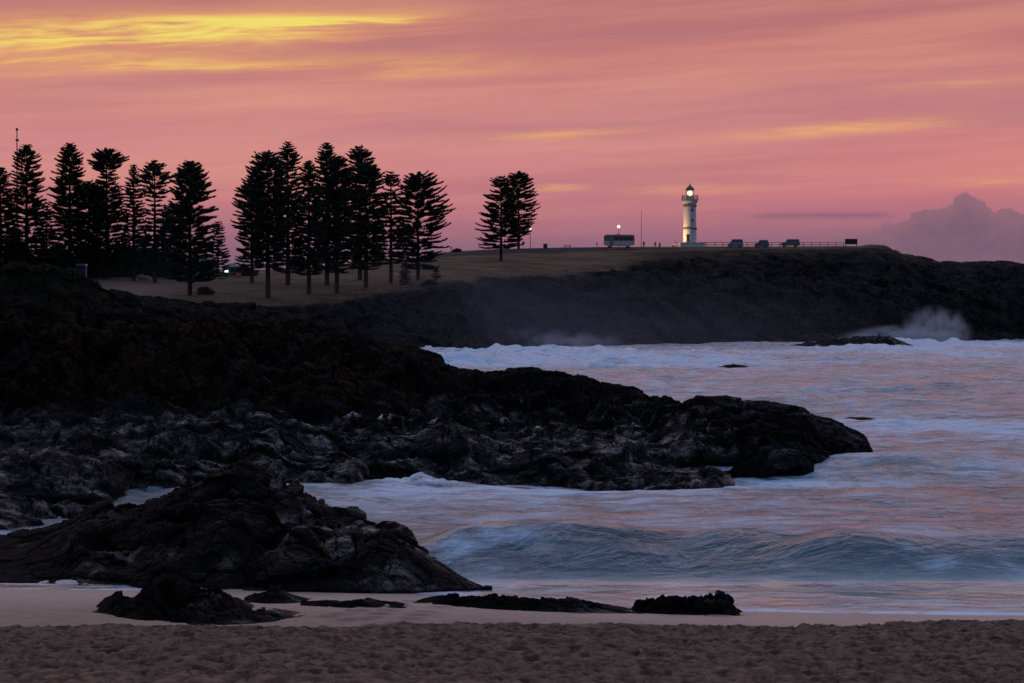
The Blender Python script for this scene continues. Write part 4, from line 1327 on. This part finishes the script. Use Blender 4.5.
# ------------------------------------------------------------------ people
def person(pxv, py, h_, label, pose, seed, rz):
    q = far_at(pxv, py)
    s_ = h_ / 1.75
    st = 0.14 if pose == 'stand' else 0.2
    J = [((0, 0, .95), .15), ((0, .01, 1.15), .15), ((0, .01, 1.38), .17), ((0, 0, 1.5), .075), ((0, -.02, 1.60), .09), ((0, -.02, 1.72), .085)]
    E = [(0, 1), (1, 2), (2, 3), (3, 4), (4, 5)]
    for sd_ in (-1, 1):
        b_ = len(J)
        J += [((sd_ * .10, 0, .88), .10), ((sd_ * .11, -.02 + sd_ * st * .3, .50), .07), ((sd_ * .11, .02 + sd_ * st * .5, .08), .05), ((sd_ * .12, -.14 + sd_ * st * .5, .04), .045)]
        E += [(0, b_), (b_, b_ + 1), (b_ + 1, b_ + 2), (b_ + 2, b_ + 3)]
        b_ = len(J)
        J += [((sd_ * .20, .01, 1.42), .07), ((sd_ * .26, .03, 1.14), .055)]
        J += [((sd_ * .22, -.10, .92), .04), ((sd_ * .20, -.16, .84), .04)] if pose != 'camera' else [((sd_ * .16, -.22, 1.30), .04), ((sd_ * .07, -.26, 1.5), .04)]
        E += [(2, b_), (b_, b_ + 1), (b_ + 1, b_ + 2), (b_ + 2, b_ + 3)]
    me_ = bpy.data.meshes.new('body'); me_.from_pydata([j[0] for j in J], E, [])
    tmp = bpy.data.objects.new('tmp', me_); COL.objects.link(tmp)
    tmp.modifiers.new('skin', 'SKIN'); tmp.modifiers.new('sub', 'SUBSURF').levels = 2
    for i, (c_, r) in enumerate(J): me_.skin_vertices[0].data[i].radius = (r, r)
    me_.skin_vertices[0].data[0].use_root = True
    dg = bpy.context.evaluated_depsgraph_get(); dg.update()
    fin = bpy.data.meshes.new_from_object(tmp.evaluated_get(dg))
    bpy.data.objects.remove(tmp)
    t__ = empty('person', q, rz); t__.scale = (s_, s_, s_)
    tag(t__, label, 'person', 'people on the skyline')
    fin.materials.clear(); fin.materials.append(CLOTH); fin.materials.append(SKIN)
    for pl in fin.polygons:
        pl.material_index = 1 if pl.center.z > 1.5 or (abs(pl.center.x) > .14 and pl.center.z < .92 and pl.center.z > .75) else 0
    link('body', fin, None, t__)
    MB().lathe([(.10, 1.66), (.105, 1.72), (.08, 1.80), (0, 1.82)], 12, (0, 0.0, 0)).build('hair', M_DARK, t__)


CLOTH = plain('dark_cloth', (.025, .025, .03), 0.9, 0.1)
SKIN = plain('skin', (.28, .17, .12), 0.6, 0.3)
person(643.8, 247.6, 1.65, 'person in dark clothes standing beside the bare flagpole', 'stand', 1, 2.6)
person(655.2, 247.8, 1.55, 'person in dark clothes standing left in the close pair of people', 'stand', 2, -.5)
person(659.8, 247.8, 1.40, 'shorter person in dark clothes standing right in the close pair of people', 'stand', 3, .4)
person(675.6, 247.4, 1.65, 'person in dark clothes standing at the left corner of the lighthouse base', 'camera', 4, 1.2)

# ------------------------------------------------------------------ gulls on the ledge
M_GULLW = plain('white_feathers', (.60, .60, .60), 0.8, 0.1, 0.1)
M_GULLG = plain('grey_feathers', (.16, .16, .17), 0.8, 0.1, 0.1)
M_BEAK = plain('beak', (.35, .10, .05), 0.5, 0.3)


def gull_build(loc, rz, label):
    t__ = empty('seagull', loc, rz)
    tag(t__, label, 'seagull', 'seagulls on the rock ledge')
    # body, neck and head as one surface along a curved spine; faces -y
    spine = [((0, .19, .135), .006, .012), ((0, .14, .145), .025, .02), ((0, .07, .16), .052, .055), ((0, 0, .175), .064, .070), ((0, -.06, .195), .056, .060), ((0, -.095, .235), .036, .038),
             ((0, -.105, .27), .030, .032), ((0, -.12, .295), .034, .034), ((0, -.145, .298), .026, .024), ((0, -.16, .296), .010, .010)]
    mb_ = MB(); n = 12; vs = []
    for (c_, rx_, rz_) in spine:
        for i in range(n):
            a_ = 6.2832 * i / n
            vs.append((c_[0] + rx_ * math.cos(a_), c_[1] + rz_ * math.sin(a_) * .25, c_[2] + rz_ * math.sin(a_)))
    fs = [(k_ * n + i, k_ * n + (i + 1) % n, (k_ + 1) * n + (i + 1) % n, (k_ + 1) * n + i) for k_ in range(len(spine) - 1) for i in range(n)]
    fs += [tuple(range(n))[::-1], tuple((len(spine) - 1) * n + i for i in range(n))]
    mb_.add(vs, fs, True)
    mb_.build('body', M_GULLW, t__)
    for s_ in (-1, 1):
        w_ = MB()
        w_.add([(s_ * .058, -.06, .215), (s_ * .070, .0, .225), (s_ * .060, .09, .20), (s_ * .012, .23, .15), (s_ * .055, .10, .165), (s_ * .072, 0, .165), (s_ * .064, -.05, .17),
                (s_ * .030, -.06, .20), (s_ * .030, .0, .20), (s_ * .02, .10, .18)],
               [(0, 1, 5, 6), (1, 2, 4, 5), (2, 3, 4), (0, 7, 8, 1), (1, 8, 9, 2), (2, 9, 3), (6, 5, 8, 7), (5, 4, 9, 8), (4, 3, 9), (0, 6, 7)])
        w_.build('wing', M_GULLG, t__)
        MB().tube((s_ * .025, .01, -.02), (s_ * .025, .0, .125), .006, .008, 6).box((s_ * .025, -.02, .004), (.04, .06, .008)).build('leg', M_BEAK, t__)
    MB().tube((0, -.155, .295), (0, -.205, .288), .010, .003, 6).build('beak', M_BEAK, t__)
    return t__


for a, b_, rz_, lab in ((348, 421, 1.2, 'leftmost white gull on the rock ledge'), (357, 422, -1.0, 'greyish gull right beside the leftmost gull on the ledge'),
                        (381, 421, 2.8, 'upright white gull on the ledge, left one of the middle two'), (387.3, 423, .4, 'upright white gull on the ledge, right one of the middle two'),
                        (433.5, 427, 1.4, 'single white gull farthest right on the rock ledge')):
    gull_build(on_near(a, b_) + Vector((0, 0, 0.0)), rz_, lab)

# ------------------------------------------------------------------ sea mist under the far cliffs and the spray plume
def vapour(name, loc, size, density, label, sc, cut, col_=(.80, .84, .95)):
    global NT
    m_, o_ = mat_new(name + '_vapour')
    co_ = objco()
    x, y, z = sepv(co_)
    r2 = M('SQRT', x * x + y * y + z * z)
    d_ = smooth(r2, 1.0, 0.15) * smooth(noise(vec(x * sc[0], y * sc[1], z * sc[2]), 1.0, 5.0, 0.6, 0.4), cut[0], cut[1]) * density
    v_ = NT.nodes.new('ShaderNodeVolumePrincipled')
    v_.inputs['Color'].default_value = c4(col_)
    v_.inputs['Anisotropy'].default_value = 0.2
    put(v_.inputs['Density'], d_)
    NT.links.new(v_.outputs[0], o_.inputs['Volume'])
    mb_ = MB().lathe([(math.cos(t), math.sin(t)) for t in np.linspace(-1.5707, 1.5707, 13)], 24)
    o2 = mb_.build(name, m_)
    o2.location = loc; o2.scale = size
    return tag(o2, label, 'mist', None, 'stuff')


p = W(520, 338, 335)
vapour('sea_mist', (p.x - 22, 335, 1.0), (105, 50, 17), 0.0052, 'thin violet sea mist hanging over the surf under the left part of the far cliffs', (1.4, 1.2, 0.9), (0.10, 0.80), (.78, .78, .95))
p = W(936, 332, 425)
vapour('spray_plume', (p.x, 425, 1.5), (8.5, 6, 7.0), 0.62, 'blue white plume of spray bursting against the far cliffs at the right', (3.4, 2.5, 1.9), (0.40, 0.62))
p = W(905, 342, 415)
vapour('spray_plume', (p.x, 415, 0.6), (15, 7, 3.4), 0.60, 'low drifting spray beside the tall plume', (3.2, 1.5, 2.0), (0.36, 0.62))
p = W(545, 350, 345)
vapour('spray_plume', (p.x, 345, 0.2), (18, 7, 3.8), 0.20, 'low puffs of spray over the white surf left of the far cliffs', (5.0, 2.0, 2.0), (0.40, 0.66))
